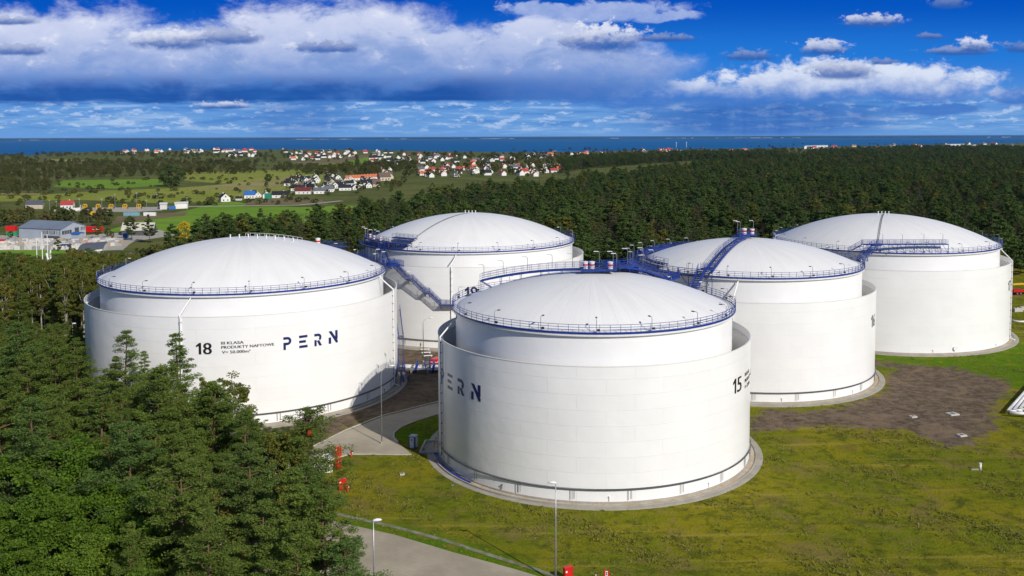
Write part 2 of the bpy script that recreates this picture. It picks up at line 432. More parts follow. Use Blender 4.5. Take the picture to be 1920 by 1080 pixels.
M_WOOD = leaf_mat('wood_leaves', (.095, .125, .030), (.150, .160, .040), (.22, .17, .055), .25, .4)
M_GREENT = leaf_mat('green_leaves', (.085, .13, .035), (.13, .17, .045), None, .25)
M_YELLEAF = leaf_mat('yellow_leaves', (.68, .50, .03), (.80, .60, .04), None, .3)
M_WEED = leaf_mat('weed_leaves', (.22, .26, .035), (.40, .34, .09), None, .4, .3)
def bark_mat():
    m, b = newmat('pine_bark'); o = obj_co(); sp = S.nt.nodes.new('ShaderNodeSeparateXYZ'); plink(o, sp.inputs[0]); z = S(sp.outputs[2])
    n = noise(o, 3, 6, .7)
    plink(mixc(sstep(z+n*4.0, 9, 14), mixc(n, (.06, .045, .035), (.16, .12, .09)), mixc(n, (.10, .055, .032), (.18, .10, .055))), b.inputs['Base Color'])
    b.inputs['Roughness'].default_value = .9
    return m
M_BARK = bark_mat()
M_FBARK = mat('forest_bark', (.07, .05, .035), .9, .3, 2.0)
M_BBARK = mat('birch_bark', (.48, .45, .38), .8, .3, 2.0); M_OBARK = mat('oak_bark', (.12, .095, .07), .9, .3, 2.0)

# ------------------------------------------------------------------ ground, sea, far shore
rng = np.random.default_rng(7); random.seed(7)
def sheet(name, poly, z, m, jit=0.0, kind='structure', step=None, parent=None):
    pts = []
    n = len(poly)
    for i in range(n):
        a, b = poly[i], poly[(i+1) % n]
        L = math.hypot(b[0]-a[0], b[1]-a[1]); k = max(1, int(L/(step or 1e9)))
        for j in range(k):
            t = j/k; pts.append((a[0]+(b[0]-a[0])*t+random.uniform(-jit, jit), a[1]+(b[1]-a[1])*t+random.uniform(-jit, jit)))
    me = bpy.data.meshes.new(name); tr = tessellate_polygon([[Vector((x, y, 0)) for x, y in pts]])
    me.from_pydata([(x, y, z) for x, y in pts], [], [tuple(t) for t in tr])
    for p in me.polygons:
        if p.normal.z < 0: p.flip()
    o = link_mesh(name, me, m, parent)
    if kind: o['kind'] = kind
    return o
def UP(L, z=0): return [U(*p, z) for p in L]
shore_px = [(-60, 291), (60, 291), (130, 286), (200, 283.5), (420, 280.5), (600, 280), (850, 284), (1000, 285.5), (1150, 283), (1250, 280), (1440, 278), (1560, 274.5), (1700, 271.5), (1920, 268), (2020, 267)]
shore = UP(shore_px)
land = [(-2600, -400), (-2600, shore[0][1])] + shore + [(3600, shore[-1][1]), (3600, -400)]
sheet('plain', land, -.30, M_LAND, 0)
sheet('sea', [(-60000, 1500), (60000, 1500), (60000, 75000), (-60000, 75000)], -3.0, M_SEA)
mb = MB()
for i in range(len(shore)-1):   # the shore bank joins land and water
    a, b = shore[i], shore[i+1]; mb.add([(a[0], a[1], -.3), (b[0], b[1], -.3), (b[0], b[1]+6, -3.2), (a[0], a[1]+6, -3.2)], [(0, 1, 2, 3)])
tag(mb.build('shore_bank', M_FT), kind='structure')
# low wooded peninsula across the bay
mb = MB(); xs = np.linspace(-14000, 14500, 900); hs = 8+4*np.abs(np.sin(xs/900+1))+rng.random(900)*5
D0 = 20500
for i, x in enumerate(xs):
    mb.v += [(x, D0, -3), (x, D0, hs[i]*.8), (x, D0+500, hs[i]+3*rng.random()), (x, D0+900, -3)]
for i in range(len(xs)-1):
    a = i*4
    for k in range(3): mb.face(a+k, a+k+1, a+k+5, a+k+4)
M_FAR = mat('far_wood', (.022, .045, .055), .95, .3, .004, 0, .05)
tag(mb.build('peninsula', M_FAR), kind='structure')
mb = MB()
for k in range(60):
    px = random.choice([random.uniform(40, 130), random.uniform(560, 960), random.uniform(1100, 1900), random.uniform(1250, 1500)])
    x = (px-X0)/FPX*(D0-20); w = random.uniform(40, 260)
    mb.box((x, D0-30, -3+4.5), (w, 20, random.uniform(5, 9)))
tag(mb.build('far_beach', mat('pale_sand', (.55, .50, .44), .9, .2, .01)), kind='structure')

# near site: fine grid with soil and lush-grass weights
soilA = UP([(1395, 792), (1440, 766), (1500, 772), (1560, 768), (1610, 752), (1645, 738), (1662, 718), (1672, 692), (1640, 688), (1620, 672), (1700, 684), (1790, 688), (1893, 716), (1888, 742), (1862, 762), (1872, 792), (1842, 822), (1798, 846), (1768, 836), (1720, 812), (1660, 806), (1600, 800), (1500, 800), (1395, 815)])
soilB = UP([(470, 860), (590, 836), (650, 806), (716, 780), (822, 752), (900, 732), (900, 640), (700, 640), (540, 740), (470, 780)])
soilC = UP([(-60, 1120), (420, 1120), (420, 1000), (330, 960), (60, 980), (-60, 1000)])
soilD = UP([(45, 655), (100, 660), (96, 632), (50, 630)])
lushA = UP([(1640, 690), (1960, 735), (1960, 640), (1640, 660)]); lushB = UP([(640, 960), (820, 1000), (960, 1045), (1060, 1080), (1060, 1110), (840, 1060), (640, 1000)])
lushC = UP([(738, 812), (762, 798), (830, 780), (835, 830), (752, 835)])
def sdist(poly, x, y):
    P = np.array(poly); n = len(P); inside = np.zeros(x.shape, bool); dm = np.full(x.shape, 1e9)
    for i in range(n):
        a, b = P[i], P[(i+1) % n]
        ex, ey = b-a; t = np.clip(((x-a[0])*ex+(y-a[1])*ey)/(ex*ex+ey*ey+1e-9), 0, 1)
        dm = np.minimum(dm, np.hypot(x-a[0]-t*ex, y-a[1]-t*ey))
        cond = (a[1] > y) != (b[1] > y)
        xi = (b[0]-a[0])*(y-a[1])/(b[1]-a[1]+1e-12)+a[0]
        inside ^= cond & (x < xi)
    return np.where(inside, dm, -dm)
gx = np.arange(-190, 261, 1.5); gy = np.arange(65, 451, 1.5)
XX, YY = np.meshgrid(gx, gy)
def smooth01(d, w): return np.clip(.5+d/(2*w), 0, 1)
soil = np.zeros_like(XX)
for P in (soilA, soilB, soilD): soil = np.maximum(soil, smooth01(sdist(P, XX, YY), 6.0))
soil = np.maximum(soil, .62*smooth01(sdist(soilC, XX, YY), 4))
lush = np.zeros_like(XX)
for P in (lushA, lushB, lushC): lush = np.maximum(lush, smooth01(sdist(P, XX, YY), 1.5))
edge = np.minimum.reduce([XX+190, 260-XX, YY-65, 450-YY]); ZZ = np.where(edge < 2, -.45, -.02)
me = bpy.data.meshes.new('ground'); ny, nx = XX.shape
V = np.stack([XX.ravel(), YY.ravel(), ZZ.ravel()], 1)
ii = (np.arange(ny-1)[:, None]*nx+np.arange(nx-1)[None]).ravel()
F = np.stack([ii, ii+1, ii+nx+1, ii+nx], 1)
def np_mesh(name, V, F):
    me = bpy.data.meshes.new(name); k = F.shape[1]
    me.vertices.add(len(V)); me.vertices.foreach_set('co', V.astype(np.float32).ravel())
    me.loops.add(F.size); me.loops.foreach_set('vertex_index', F.astype(np.int32).ravel())
    me.polygons.add(len(F)); me.polygons.foreach_set('loop_start', np.arange(0, F.size, k, dtype=np.int32)); me.polygons.foreach_set('loop_total', np.full(len(F), k, np.int32))
    me.update(calc_edges=True)
    return me
me = np_mesh('ground', V, F)
for nm, arr in (('soil', soil), ('lush', lush)):
    a = me.attributes.new(nm, 'FLOAT', 'POINT'); a.data.foreach_set('value', arr.ravel().astype(np.float32))
tag(link_mesh('ground', me, M_SITE), kind='structure')

# roads with kerbs
road1 = [(440, 905), (520, 866), (590, 838), (650, 808), (716, 782), (822, 755), (900, 738), (900, 752), (822, 777), (775, 792), (750, 803), (739, 812), (738, 820), (746, 830), (772, 852), (700, 851), (655, 851), (622, 860), (596, 882), (540, 915), (470, 930)]
sheet('access_road', UP(road1), .04, M_ROAD)
road2 = [(560, 962), (655, 984), (740, 1003), (850, 1036), (960, 1066), (1060, 1096), (1150, 1125), (1150, 1250), (560, 1250), (470, 1100), (480, 990)]
sheet('bottom_road', UP(road2), .04, M_ROAD)
def ribbon(name, pts, w, h, m, z0=-.1):
    mb = MB(); P = [Vector((x, y, 0)) for x, y in pts]; b = 0
    for i, p in enumerate(P):
        t = (P[min(i+1, len(P)-1)]-P[max(i-1, 0)]).normalized(); n = Vector((-t.y, t.x, 0))*w/2
        for q, z in ((p+n, z0), (p+n, h), (p-n, h), (p-n, z0)): mb.v.append((q.x, q.y, z))
    for i in range(len(P)-1):
        for k in range(3): mb.face(i*4+k, i*4+k+1, i*4+k+5, i*4+k+4)
    mb.face(0, 1, 2, 3); mb.face(*[len(mb.v)-4+k for k in range(4)])
    return tag(mb.build(name, m), kind='structure')
def densify(pts, s=2.0):
    out = []
    for i in range(len(pts)-1):
        a, b = pts[i], pts[i+1]; k = max(1, int(math.hypot(b[0]-a[0], b[1]-a[1])/s))
        for j in range(k): out.append((a[0]+(b[0]-a[0])*j/k, a[1]+(b[1]-a[1])*j/k))
    return out+[pts[-1]]
ribbon('road_kerb', densify(UP([(440, 903), (520, 864), (590, 836), (650, 806), (716, 780), (822, 753), (900, 736)])), .35, .14, M_KERB)
ribbon('road_kerb', densify(UP([(600, 883), (624, 861), (655, 852), (700, 852), (772, 853)])), .3, .12, M_KERB)
ribbon('road_kerb', densify(UP([(746, 830), (738, 820), (739, 811), (750, 802), (775, 791), (822, 776), (900, 751)])), .3, .14, M_KERB)
M_GUT = conc('gutter_stone', (.27, .25, .20), (.12, .13, .05))
ribbon('drain_channel', densify(UP([(600, 956), (655, 969), (740, 988), (830, 1012), (900, 1035), (960, 1054), (1020, 1073), (1100, 1098)])), .75, .05, M_GUT)

# ------------------------------------------------------------------ fields and yards on the plain
def field(name, px, m, z, jit=1.5): return sheet(name, UP(px), z, m, jit, step=14)
field('green_field', [(196, 434), (250, 433), (345, 434), (420, 425), (560, 432), (640, 424), (700, 402), (692, 386), (640, 384), (560, 388), (480, 384), (430, 376), (370, 389), (340, 396), (270, 410)], M_FG, -.26)
field('meadow', [(-40, 378), (-40, 366), (60, 366), (200, 357), (330, 352), (420, 345), (545, 326), (620, 326), (600, 345), (545, 362), (420, 378), (300, 380), (150, 374)], M_FY, -.262)
field('stubble_field', [(352, 353), (450, 342), (545, 330), (556, 345), (540, 352), (440, 356)], M_FT, -.25)
field('meadow', [(100, 350), (118, 338), (300, 335), (310, 347), (220, 353)], M_FG, -.27)
field('meadow', [(345, 338), (350, 322), (560, 318), (590, 330), (545, 336), (420, 344)], M_FY, -.268)
field('green_field', [(540, 308), (620, 300), (700, 291), (735, 291), (720, 300), (640, 312)], M_FG, -.27)
field('ploughed_field', [(545, 304), (600, 299), (690, 290), (720, 288), (640, 305), (560, 309)], M_FB, -.25)
field('sandy_strip', [(85, 301), (90, 298), (160, 300), (158, 303)], M_FT, -.26)
field('sandy_strip', [(0, 364), (0, 361), (72, 362), (72, 365)], M_FT, -.255)
field('brown_verge', [(210, 420), (220, 405), (270, 402), (350, 396), (345, 404), (260, 414)], M_FB, -.24)
field('brown_verge', [(455, 387), (470, 375), (560, 368), (600, 372), (620, 384)], M_FB, -.24)
field('works_yard', [(-60, 478), (-60, 440), (150, 441), (300, 430), (330, 440), (250, 452), (230, 468), (140, 470)], M_YARD, -.22, .5)
field('verge', [(-60, 480), (-60, 468), (120, 468), (130, 476), (60, 482)], M_FG, -.21, .5)
field('station_yard', [(140, 396), (150, 389), (300, 388), (305, 394), (250, 397)], M_YARD, -.2, .5)
ribbon('road', densify(UP([(-60, 494), (40, 492), (130, 484), (200, 478), (300, 470)]), 20), 8, -.15, M_ASPH, -.3)
ribbon('lane', densify(UP([(240, 389), (400, 386), (560, 384), (640, 376)]), 20), 5, -.15, M_YARD, -.3)

# ------------------------------------------------------------------ blue steel walkways
def rail(mb, pts, h=1.15, post=1.8, r=.04, levels=(1.0, .66, .33)):
    pts = [Vector(p) for p in pts]
    for lv in levels: mb.tube([p+Vector((0, 0, h*lv)) for p in pts], r, 4, False)
    L = [0]
    for i in range(1, len(pts)): L.append(L[-1]+(pts[i]-pts[i-1]).length)
    n = max(1, round(L[-1]/post)); j = 0
    for k in range(n+1):
        s = L[-1]*k/n
        while j < len(L)-2 and L[j+1] < s: j += 1
        q = pts[j].lerp(pts[j+1], (s-L[j])/max(1e-6, L[j+1]-L[j]))
        mb.tube([q, q+Vector((0, 0, h))], r, 4, False)
def offset(pts, d):
    P = [Vector(p) for p in pts]; out = []
    for i, p in enumerate(P):
        t = P[min(i+1, len(P)-1)]-P[max(i-1, 0)]; t.z = 0; t.normalize()
        out.append(p+Vector((-t.y, t.x, 0))*d)
    return out
def walkway(md, mr, pts, w=1.2, sides=(1, 1), beam=.28, steps=False, h=1.15):
    A, B = offset(pts, w/2), offset(pts, -w/2)
    for i in range(len(A)-1):
        if steps:
            d = (Vector(pts[i+1])-Vector(pts[i])); n = max(1, int(abs(d.z)/.22))
            for k in range(n):
                t = (k+.5)/n; a = A[i].lerp(A[i+1], t); b = B[i].lerp(B[i+1], t); e = d*(.36/n); e.z = 0
                md.add([a-e, b-e, b+e, a+e, a-e-Vector((0, 0, .05)), b-e-Vector((0, 0, .05)), b+e-Vector((0, 0, .05)), a+e-Vector((0, 0, .05))],
                       [(0, 1, 2, 3), (4, 7, 6, 5), (0, 4, 5, 1), (1, 5, 6, 2), (2, 6, 7, 3), (3, 7, 4, 0)])
        else:
            dz_ = Vector((0, 0, -.07))
            md.add([A[i], B[i], B[i+1], A[i+1], A[i]+dz_, B[i]+dz_, B[i+1]+dz_, A[i+1]+dz_], [(0, 1, 2, 3), (4, 7, 6, 5), (0, 4, 5, 1), (1, 5, 6, 2), (2, 6, 7, 3), (3, 7, 4, 0)])
    for S_, on in ((A, sides[0]), (B, sides[1])):
        for i in range(len(S_)-1):
            a, b = S_[i], S_[i+1]; u = Vector((0, 0, .04)); l = Vector((0, 0, -beam))
            n = (b-a).cross(Vector((0, 0, 1))).normalized()*.05
            mr.add([a+u+n, b+u+n, b+l+n, a+l+n, a+u-n, b+u-n, b+l-n, a+l-n], [(0, 1, 2, 3), (4, 7, 6, 5), (0, 4, 5, 1), (2, 6, 7, 3), (1, 5, 6, 2), (0, 3, 7, 4)])
        if on: rail(mr, S_, h)
def arc(cx, cy, r, a0, a1, z, n=None):
    n = n or max(3, int(abs(a1-a0)/4))
    return [(cx+r*math.cos(R(a0+(a1-a0)*k/n)), cy+r*math.sin(R(a0+(a1-a0)*k/n)), z) for k in range(n+1)]

# ------------------------------------------------------------------ storage tanks
# number: x, y, inner radius, outer radius, outer wall height, inner shell height, dome rise
TK = {'15': (14.0, 181.7, 26.6, 30.05, 23.05, 27.85, 6.15), '18': (-67.008, 228.802, 32.99, 36.344, 23.56, 27.64, 8.5),
      '19': (-16.189, 300.612, 32.805, 36.316, 23.66, 27.51, 8.58), '16': (58.449, 240.557, 27.74, 31.1, 23.01, 28.07, 6.1),
      '17': (113.296, 292.612, 32.673, 35.873, 23.29, 27.68, 8.38)}
def wall_at(t, px, py, R_=None):
    """angle and height on a tank's outer wall seen at a photo pixel"""
    cx, cy, Ri, Ro = TK[t][:4]; Rr = R_ or Ro
    best = None
    for k in range(0, 3600):
        a = -PI + PI*k/3600*1.0
        x, y = cx+Rr*math.cos(a), cy+Rr*math.sin(a)
        # facing the camera only
        if (x-cx)*x+(y-cy)*y > 0: continue
        e = abs(PX(x, y, 10)[0]-px)
        if best is None or e < best[0]: best = (e, a, x, y)
    _, a, x, y = best
    return a, ztop(x, y, py)
def wrap_poly(mb, polys, t, a0, z0, sc, R_, depth=.03):
    """2-D polygons (x right, y up) wrapped on the cylinder"""
    for poly in polys:
        n = len(poly); b = len(mb.v)
        for rr in (R_+.004, R_+depth):
            for x, y in poly:
                a = a0 + x*sc/R_; mb.v.append((rr*math.cos(a), rr*math.sin(a), z0+y*sc))
        for k in range(n): mb.face(b+k, b+(k+1) % n, b+n+(k+1) % n, b+n+k)
        for q in tessellate_polygon([[Vector((x, y, 0)) for x, y in poly]]):
            mb.face(b+n+q[0], b+n+q[1], b+n+q[2])
def bar(x0, y0, x1, y1): return [(x0, y0), (x1, y0), (x1, y1), (x0, y1)]
def arcp(cx, cy, r0, r1, a0, a1, n=8):
    o = [(cx+r1*math.cos(R(a0+(a1-a0)*k/n)), cy+r1*math.sin(R(a0+(a1-a0)*k/n))) for k in range(n+1)]
    return o+[(cx+r0*math.cos(R(a0+(a1-a0)*k/n)), cy+r0*math.sin(R(a0+(a1-a0)*k/n))) for k in range(n, -1, -1)]
LOGO = {'P': [bar(0, 0, .2, .56), bar(0, .80, .34, 1), arcp(.34, .68, .12, .32, 90, -90), bar(0, .36, .34, .56)],
        'E': [bar(0, .80, .60, 1), bar(0, .40, .48, .60), bar(0, 0, .60, .20)],
        'R': [bar(0, 0, .2, .50), bar(0, .80, .34, 1), arcp(.34, .69, .11, .31, 90, -60), [(.22, .42), (.44, .46), (.68, 0), (.44, 0)]],
        'N': [bar(0, 0, .2, .50), [(.0, 1), (.24, 1), (.74, .18), (.74, 0), (.60, 0)], bar(.54, .30, .74, 1)]}
def text_polys(txt, size):
    cu = bpy.data.curves.new('t', 'FONT'); cu.body = txt; cu.size = size; cu.resolution_u = 3
    ob = bpy.data.objects.new('t', cu); col.objects.link(ob)
    dg = bpy.context.evaluated_depsgraph_get(); dg.update(); ev = ob.evaluated_get(dg); me = ev.to_mesh()
    vs = [(v.co.x, v.co.y) for v in me.vertices]; fs = [tuple(p.vertices) for p in me.polygons]
    ev.to_mesh_clear(); bpy.data.objects.remove(ob); bpy.data.curves.remove(cu)
    return vs, fs
def wall_text(parent, t, txt, a0, z0, cap, m, name='lettering', width=None, bold=0):
    vs, fs = text_polys(txt, 1.0)
    h = max(v[1] for v in vs if v[1] < 2); xs_ = [v[0] for v in vs]; k = cap/.72; w = (max(xs_)-min(xs_))*k
    kx = (width/w if width else 1)*k
    R_ = TK[t][3]; mb = MB(); x_0 = min(xs_)
    if name == 'tank_number':     # first digit drawn with its flag, second from the font
        W_ = width or cap*1.25; g = W_*.56
        vs2, fs2 = text_polys(txt[1], 1.0); x2 = min(v[0] for v in vs2); w2 = max(v[0] for v in vs2)-x2; hmax = max(v[1] for v in vs2)
        for d_ in (0, W_*.05): mb.add([((R_+.03+d_*.01)*math.cos(a0+((W_-g)+(x-x2)/w2*(g-W_*.05)+d_)/R_), (R_+.03+d_*.01)*math.sin(a0+((W_-g)+(x-x2)/w2*(g-W_*.05)+d_)/R_), z0+max(0, y)/hmax*cap) for x, y in vs2], fs2)
        wrap_poly(mb, [[(.20, 0), (.20, .70), (.02, .58), (.02, .74), (.24, 1.0), (.36, 1.0), (.36, 0)]] if txt[1] != '7' or True else [], t, a0, z0, 1.0, R_) if False else wrap_poly(mb, [[(x*W_, y*cap) for x, y in ((.17, 0), (.17, .72), (.0, .62), (.0, .77), (.20, 1.0), (.33, 1.0), (.33, 0))]], t, a0, z0, 1.0, R_)
        return mb.build(name, m, parent)
    for dx_ in ((-bold, bold) if bold else (0,)):
        mb.add([((R_+.03+(.004 if dx_ > 0 else 0))*math.cos(a0+((x-x_0)*kx+dx_)/R_), (R_+.03+(.004 if dx_ > 0 else 0))*math.sin(a0+((x-x_0)*kx+dx_)/R_), z0+y*k) for x, y in vs], fs)
    o = mb.build(name, m, parent)
    return o

TLAB = {'15': 'nearest white storage tank, numbered 15, with low dome and blue rim rail',
        '16': 'white storage tank numbered 16 with a blue stair climbing over its dome to the top',
        '17': 'rightmost white storage tank, numbered 17, with straight blue gantry on its rim',
        '18': 'white storage tank at the left behind pines, numbered 18 with large navy company lettering',
        '19': 'white storage tank at the back centre, long helical stair on its wall'}
NSEG = 144
tanks = {}
for t, (cx, cy, Ri, Ro, ho, hi_, hd) in TK.items():
    T = empty('storage_tank', (cx, cy, 0)); tag(T, TLAB[t], 'storage tank', 'white oil storage tanks'); tanks[t] = T
    m = MB(); m.lathe([(Ri, 0.2), (Ri, hi_-.75)], NSEG); m.build('inner_shell', M_INNER, T, True)
    m = MB(); m.lathe([(Ro-.12, .25), (Ro-.12, ho-.08)], NSEG); m.lathe([(Ro, ho-.01), (Ro, .25)], NSEG)
    m.build('outer_wall', M_SHELL, T, True)
    m = MB(); m.lathe([(Ro-.15, ho-.1), (Ro-.15, ho+.02), (Ro+.05, ho+.02), (Ro+.05, ho-.1)], NSEG); m.lathe([(Ro-.13, ho-1.4), (Ro-.6, ho-1.4), (Ro-.6, ho-1.5), (Ro-.13, ho-1.5)], NSEG)
    m.build('wind_girder', M_WHITE, T)
    Rs = (Ri*Ri+hd*hd)/(2*hd); prof = [(Ri, hi_-.1)]
    for k in range(0, 33):
        r = (Ri-.05)*(1-k/32); prof.append((r, hi_+math.sqrt(Rs*Rs-r*r)-(Rs-hd)))
    m = MB(); m.lathe(prof, NSEG); m.build('dome_roof', M_DOME, T, True)
    m = MB(); m.lathe([(Ri-.02, hi_-.85), (Ri+.42, hi_-.55), (Ri+.55, hi_-.5), (Ri+.55, hi_-.02), (Ri-.1, hi_+.02)], NSEG); m.build('roof_curb', M_WHITE, T)
    # foundation ring
    m = MB(); m.lathe([(Ro+.012, .42), (Ro+.22, .40), (Ro+.24, .02)], NSEG); m.lathe([(Ro+1.15, .0), (Ro+1.15, .30), (Ro+1.42, .30), (Ro+1.42, .06), (Ro+2.5, .05), (Ro+2.55, -.1)], NSEG)
    m.build('foundation_ring', M_CONC, T)
    m = MB(); m.lathe([(Ro+.1, .16), (Ro+1.2, .12)], NSEG); m.build('drip_trough', M_TROUGH, T)
    m = MB(); m.lathe([(Ro-.15, .1), (Ro-.15, .27), (Ro+.03, .27), (Ro+.03, .1)], NSEG); m.build('base_plate', M_GREY, T)
    # rim walkway and rail
    m = MB(); m.lathe([(Ri-.35, hi_+.12), (Ri+.62, hi_+.12), (Ri+.62, hi_-.06), (Ri-.35, hi_-.06)], NSEG); m.build('rim_deck', M_WHITE, T)
    m = MB()
    ring = arc(0, 0, Ri+.62, 0, 360, hi_+.14, 120)
    rail(m, ring, 1.35, 1.75, .048, (1.0, .68, .36)); m.lathe([(Ri+.60, hi_-.10), (Ri+.60, hi_+.24), (Ri+.66, hi_+.24), (Ri+.66, hi_-.10), (Ri+.60, hi_-.10)], 120)
    m.build('guard_rail', M_BLUE, T)
    # ring main pipe with droppers
    if t != '17':
        m = MB(); zc = 2.45
        m.tube([(p[0], p[1], zc) for p in arc(0, 0, Ro+.22, 0, 360, 0, 120)], .11, 6, False); m.tube([(p[0], p[1], zc+.17) for p in arc(0, 0, Ro+.2, 0, 360, 0, 120)], .04, 5, False)
        for k in range(20):
            a = R(18*k+7)
            m.tube([((Ro+.22)*math.cos(a), (Ro+.22)*math.sin(a), zc), ((Ro+.22)*math.cos(a), (Ro+.22)*math.sin(a), .7)], .045, 5)
            a += .006*3; m.tube([((Ro+.22)*math.cos(a), (Ro+.22)*math.sin(a), zc), ((Ro+.22)*math.cos(a), (Ro+.22)*math.sin(a), .9)], .04, 5)
        m.build('ring_pipe', M_GREY, T)
    # small valves at the foot
    for k in range(10):
        a = R(36*k+19); m = MB()
        x, y = (Ro+.12)*math.cos(a), (Ro+.12)*math.sin(a); m.tube([(x, y, .6), (x, y, 1.25)], .06, 6); m.box((x, y, 1.3), (.22, .22, .2), a)
        m.build('drain_valve', M_WHITE if k % 3 else M_GREY, T)
    # rim floodlights
    nl = 18
    for k in range(nl):
        a = 2*PI*(k+.35)/nl; c_, s_ = math.cos(a), math.sin(a); r = Ri+.6
        m = MB(); m.tube([(r*c_, r*s_, hi_+.2), (r*c_, r*s_, hi_+2.35), ((r-.15)*c_, (r-.15)*s_, hi_+2.55), ((r-.8)*c_, (r-.8)*s_, hi_+2.6)], .05, 5)
        L_ = m.build('rim_lamp', M_GALV, T)
        m = MB(); m.box(((r-1.05)*c_, (r-1.05)*s_, hi_+2.55), (.6, .3, .14), a); m.build('lamp_head', M_DARK if s_ < .2 else M_WHITE, L_)
        m = MB(); a2 = a+.012; m.box(((Ri+.5)*math.cos(a2), (Ri+.5)*math.sin(a2), hi_+.6), (.3, .45, .35), a2); m.build('junction_box', M_DARK, T)

def downpipe(t, px, py, slant=.9):
    cx, cy, Ri, Ro, ho, hi_, hd = TK[t]; a, _ = wall_at(t, px, py); T = tanks[t]
    c_, s_ = math.cos(a), math.sin(a); m = MB(); a1 = a-.03*slant; c1_, s1_ = math.cos(a1), math.sin(a1)
    m.tube([((Ri+.5)*c_, (Ri+.5)*s_, hi_-.35), ((Ri+.55)*c_, (Ri+.55)*s_, hi_-.9), ((Ro+.2)*c1_, (Ro+.2)*s1_, ho+.4), ((Ro+.2)*c1_, (Ro+.2)*s1_, ho-1), ((Ro+.2)*c1_, (Ro+.2)*s1_, .9), ((Ro+1.6)*c1_, (Ro+1.6)*s1_, .35)], .17, 8)
    m.build('downpipe', M_WHITE, T, True)
    m = MB()
    for k in range(12): m.box(((Ro+.12)*c1_, (Ro+.12)*s1_, 1.5+k*1.9), (.35, .5, .12), a1)
    m.build('pipe_bracket', M_GREY, T)
downpipe('18', 350, 600); downpipe('19', 853, 520); downpipe('16', 1380, 560); downpipe('15', 829, 700, .1); downpipe('17', 1894, 560, -.5); downpipe('18', 736, 560, -.4)
# ladder up tank 15 beside its downpipe
cx, cy, Ri, Ro, ho, hi_, hd = TK['15']; a, _ = wall_at('15', 834, 700); m = MB()
for da in (-.008, .008): m.tube([((Ro+.25)*math.cos(a+da), (Ro+.25)*math.sin(a+da), 1), ((Ro+.25)*math.cos(a+da), (Ro+.25)*math.sin(a+da), ho+.9)], .035, 4)
for k in range(60): m.tube([((Ro+.25)*math.cos(a-.008), (Ro+.25)*math.sin(a-.008), 1.2+k*.38), ((Ro+.25)*math.cos(a+.008), (Ro+.25)*math.sin(a+.008), 1.2+k*.38)], .025, 4)
m.build('ladder', M_GALV, tanks['15'])

# lettering
def logo(t, spec):
    """spec: letter -> (x left, x right, y top, y bottom) in the photograph"""
    for ch, (xl, xr, yt, yb) in spec.items():
        a0, z1 = wall_at(t, xl, yt); a1, _ = wall_at(t, xr, yt); _, z0 = wall_at(t, xl, yb)
        h = z1-z0; R_ = TK[t][3]; w = abs(a1-a0)*R_; m = MB()
        wu = max(x for p in LOGO[ch] for x, y in p)
        wrap_poly(m, [[(x/wu*w/h, y) for x, y in p] for p in LOGO[ch]], t, a0, z0, h, R_)
        m.build('logo_letter', M_NAVY, tanks[t])
logo('18', {'P': (532.5, 547.5, 632.5, 656.5), 'E': (562, 577.5, 629.5, 653), 'R': (590.5, 604.5, 626.5, 649.5), 'N': (617, 634, 621.5, 645)})
a0, z1 = wall_at('15', 884, 718); a1, _ = wall_at('15', 901.5, 718); _, zb = wall_at('15', 884, 748)
pit = .145; lw = abs(a1-a0)
for i, ch in enumerate('PERN'):
    m = MB(); wu = max(x for p in LOGO[ch] for x, y in p); h = z1-zb; R_ = TK['15'][3]
    w = lw*R_*(.62/.68 if ch != 'N' else 1)
    wrap_poly(m, [[(x/wu*w/h, y) for x, y in p] for p in LOGO[ch]], '15', a0-(3-i)*pit, zb, h, R_); m.build('logo_letter', M_NAVY, tanks['15'])
def put(t, txt, px, py_base, py_top, m, width_px=None, bold=0, name='lettering'):
    a0, z0 = wall_at(t, px, py_base); _, z1 = wall_at(t, px, py_top)
    w = None
    if width_px: a1, _ = wall_at(t, px+width_px, py_base); w = abs(a1-a0)*TK[t][3]
    wall_text(tanks[t], t, txt, a0, z0, z1-z0, m, name, w, bold)
put('18', '18', 369, 664.5, 643, M_BLACK, 30, .13, 'tank_number')
put('18', 'III KLASA', 416.5, 646.0, 640.6, M_BLACK, 42, .03)
put('18', 'PRODUKTY NAFTOWE', 416.5, 654.0, 648.6, M_BLACK, 99, .03)
put('18', 'V= 50.000m³', 417.5, 663.2, 657.6, M_BLACK, 53, .03)
put('15', '15', 1373.5, 740, 712, M_BLACK, 16, .13, 'tank_number')
a0, z0 = wall_at('15', 1395.5, 703)
for i, s in enumerate(['III KLASA', 'PRODUKTY NAFTOWE', 'V= 32.000m³']): wall_text(tanks['15'], '15', s, a0, z0-i*1.15-.3, .68, M_BLACK, 'lettering', None, .03)
put('16', '16', 1632.5, 615, 592, M_BLACK, 6.5, .12, 'tank_number')
put('17', '17', 1889, 546, 528, M_BLACK, 4.5, .12, 'tank_number')
put('19', '19', 872, 560, 538, M_BLACK, 24, .12, 'tank_number')
a, z = wall_at('17', 1792, 653); cx, cy, Ri, Ro = TK['17'][:4]; m = MB()
m.tube([(Ro*math.cos(a), Ro*math.sin(a), z), ((Ro+.3)*math.cos(a), (Ro+.3)*math.sin(a), z)], .55, 16); m.tube([((Ro+.3)*math.cos(a), (Ro+.3)*math.sin(a), z), ((Ro+.38)*math.cos(a), (Ro+.38)*math.sin(a), z)], .66, 16)
m.build('manhole', M_WHITE, tanks['17'])

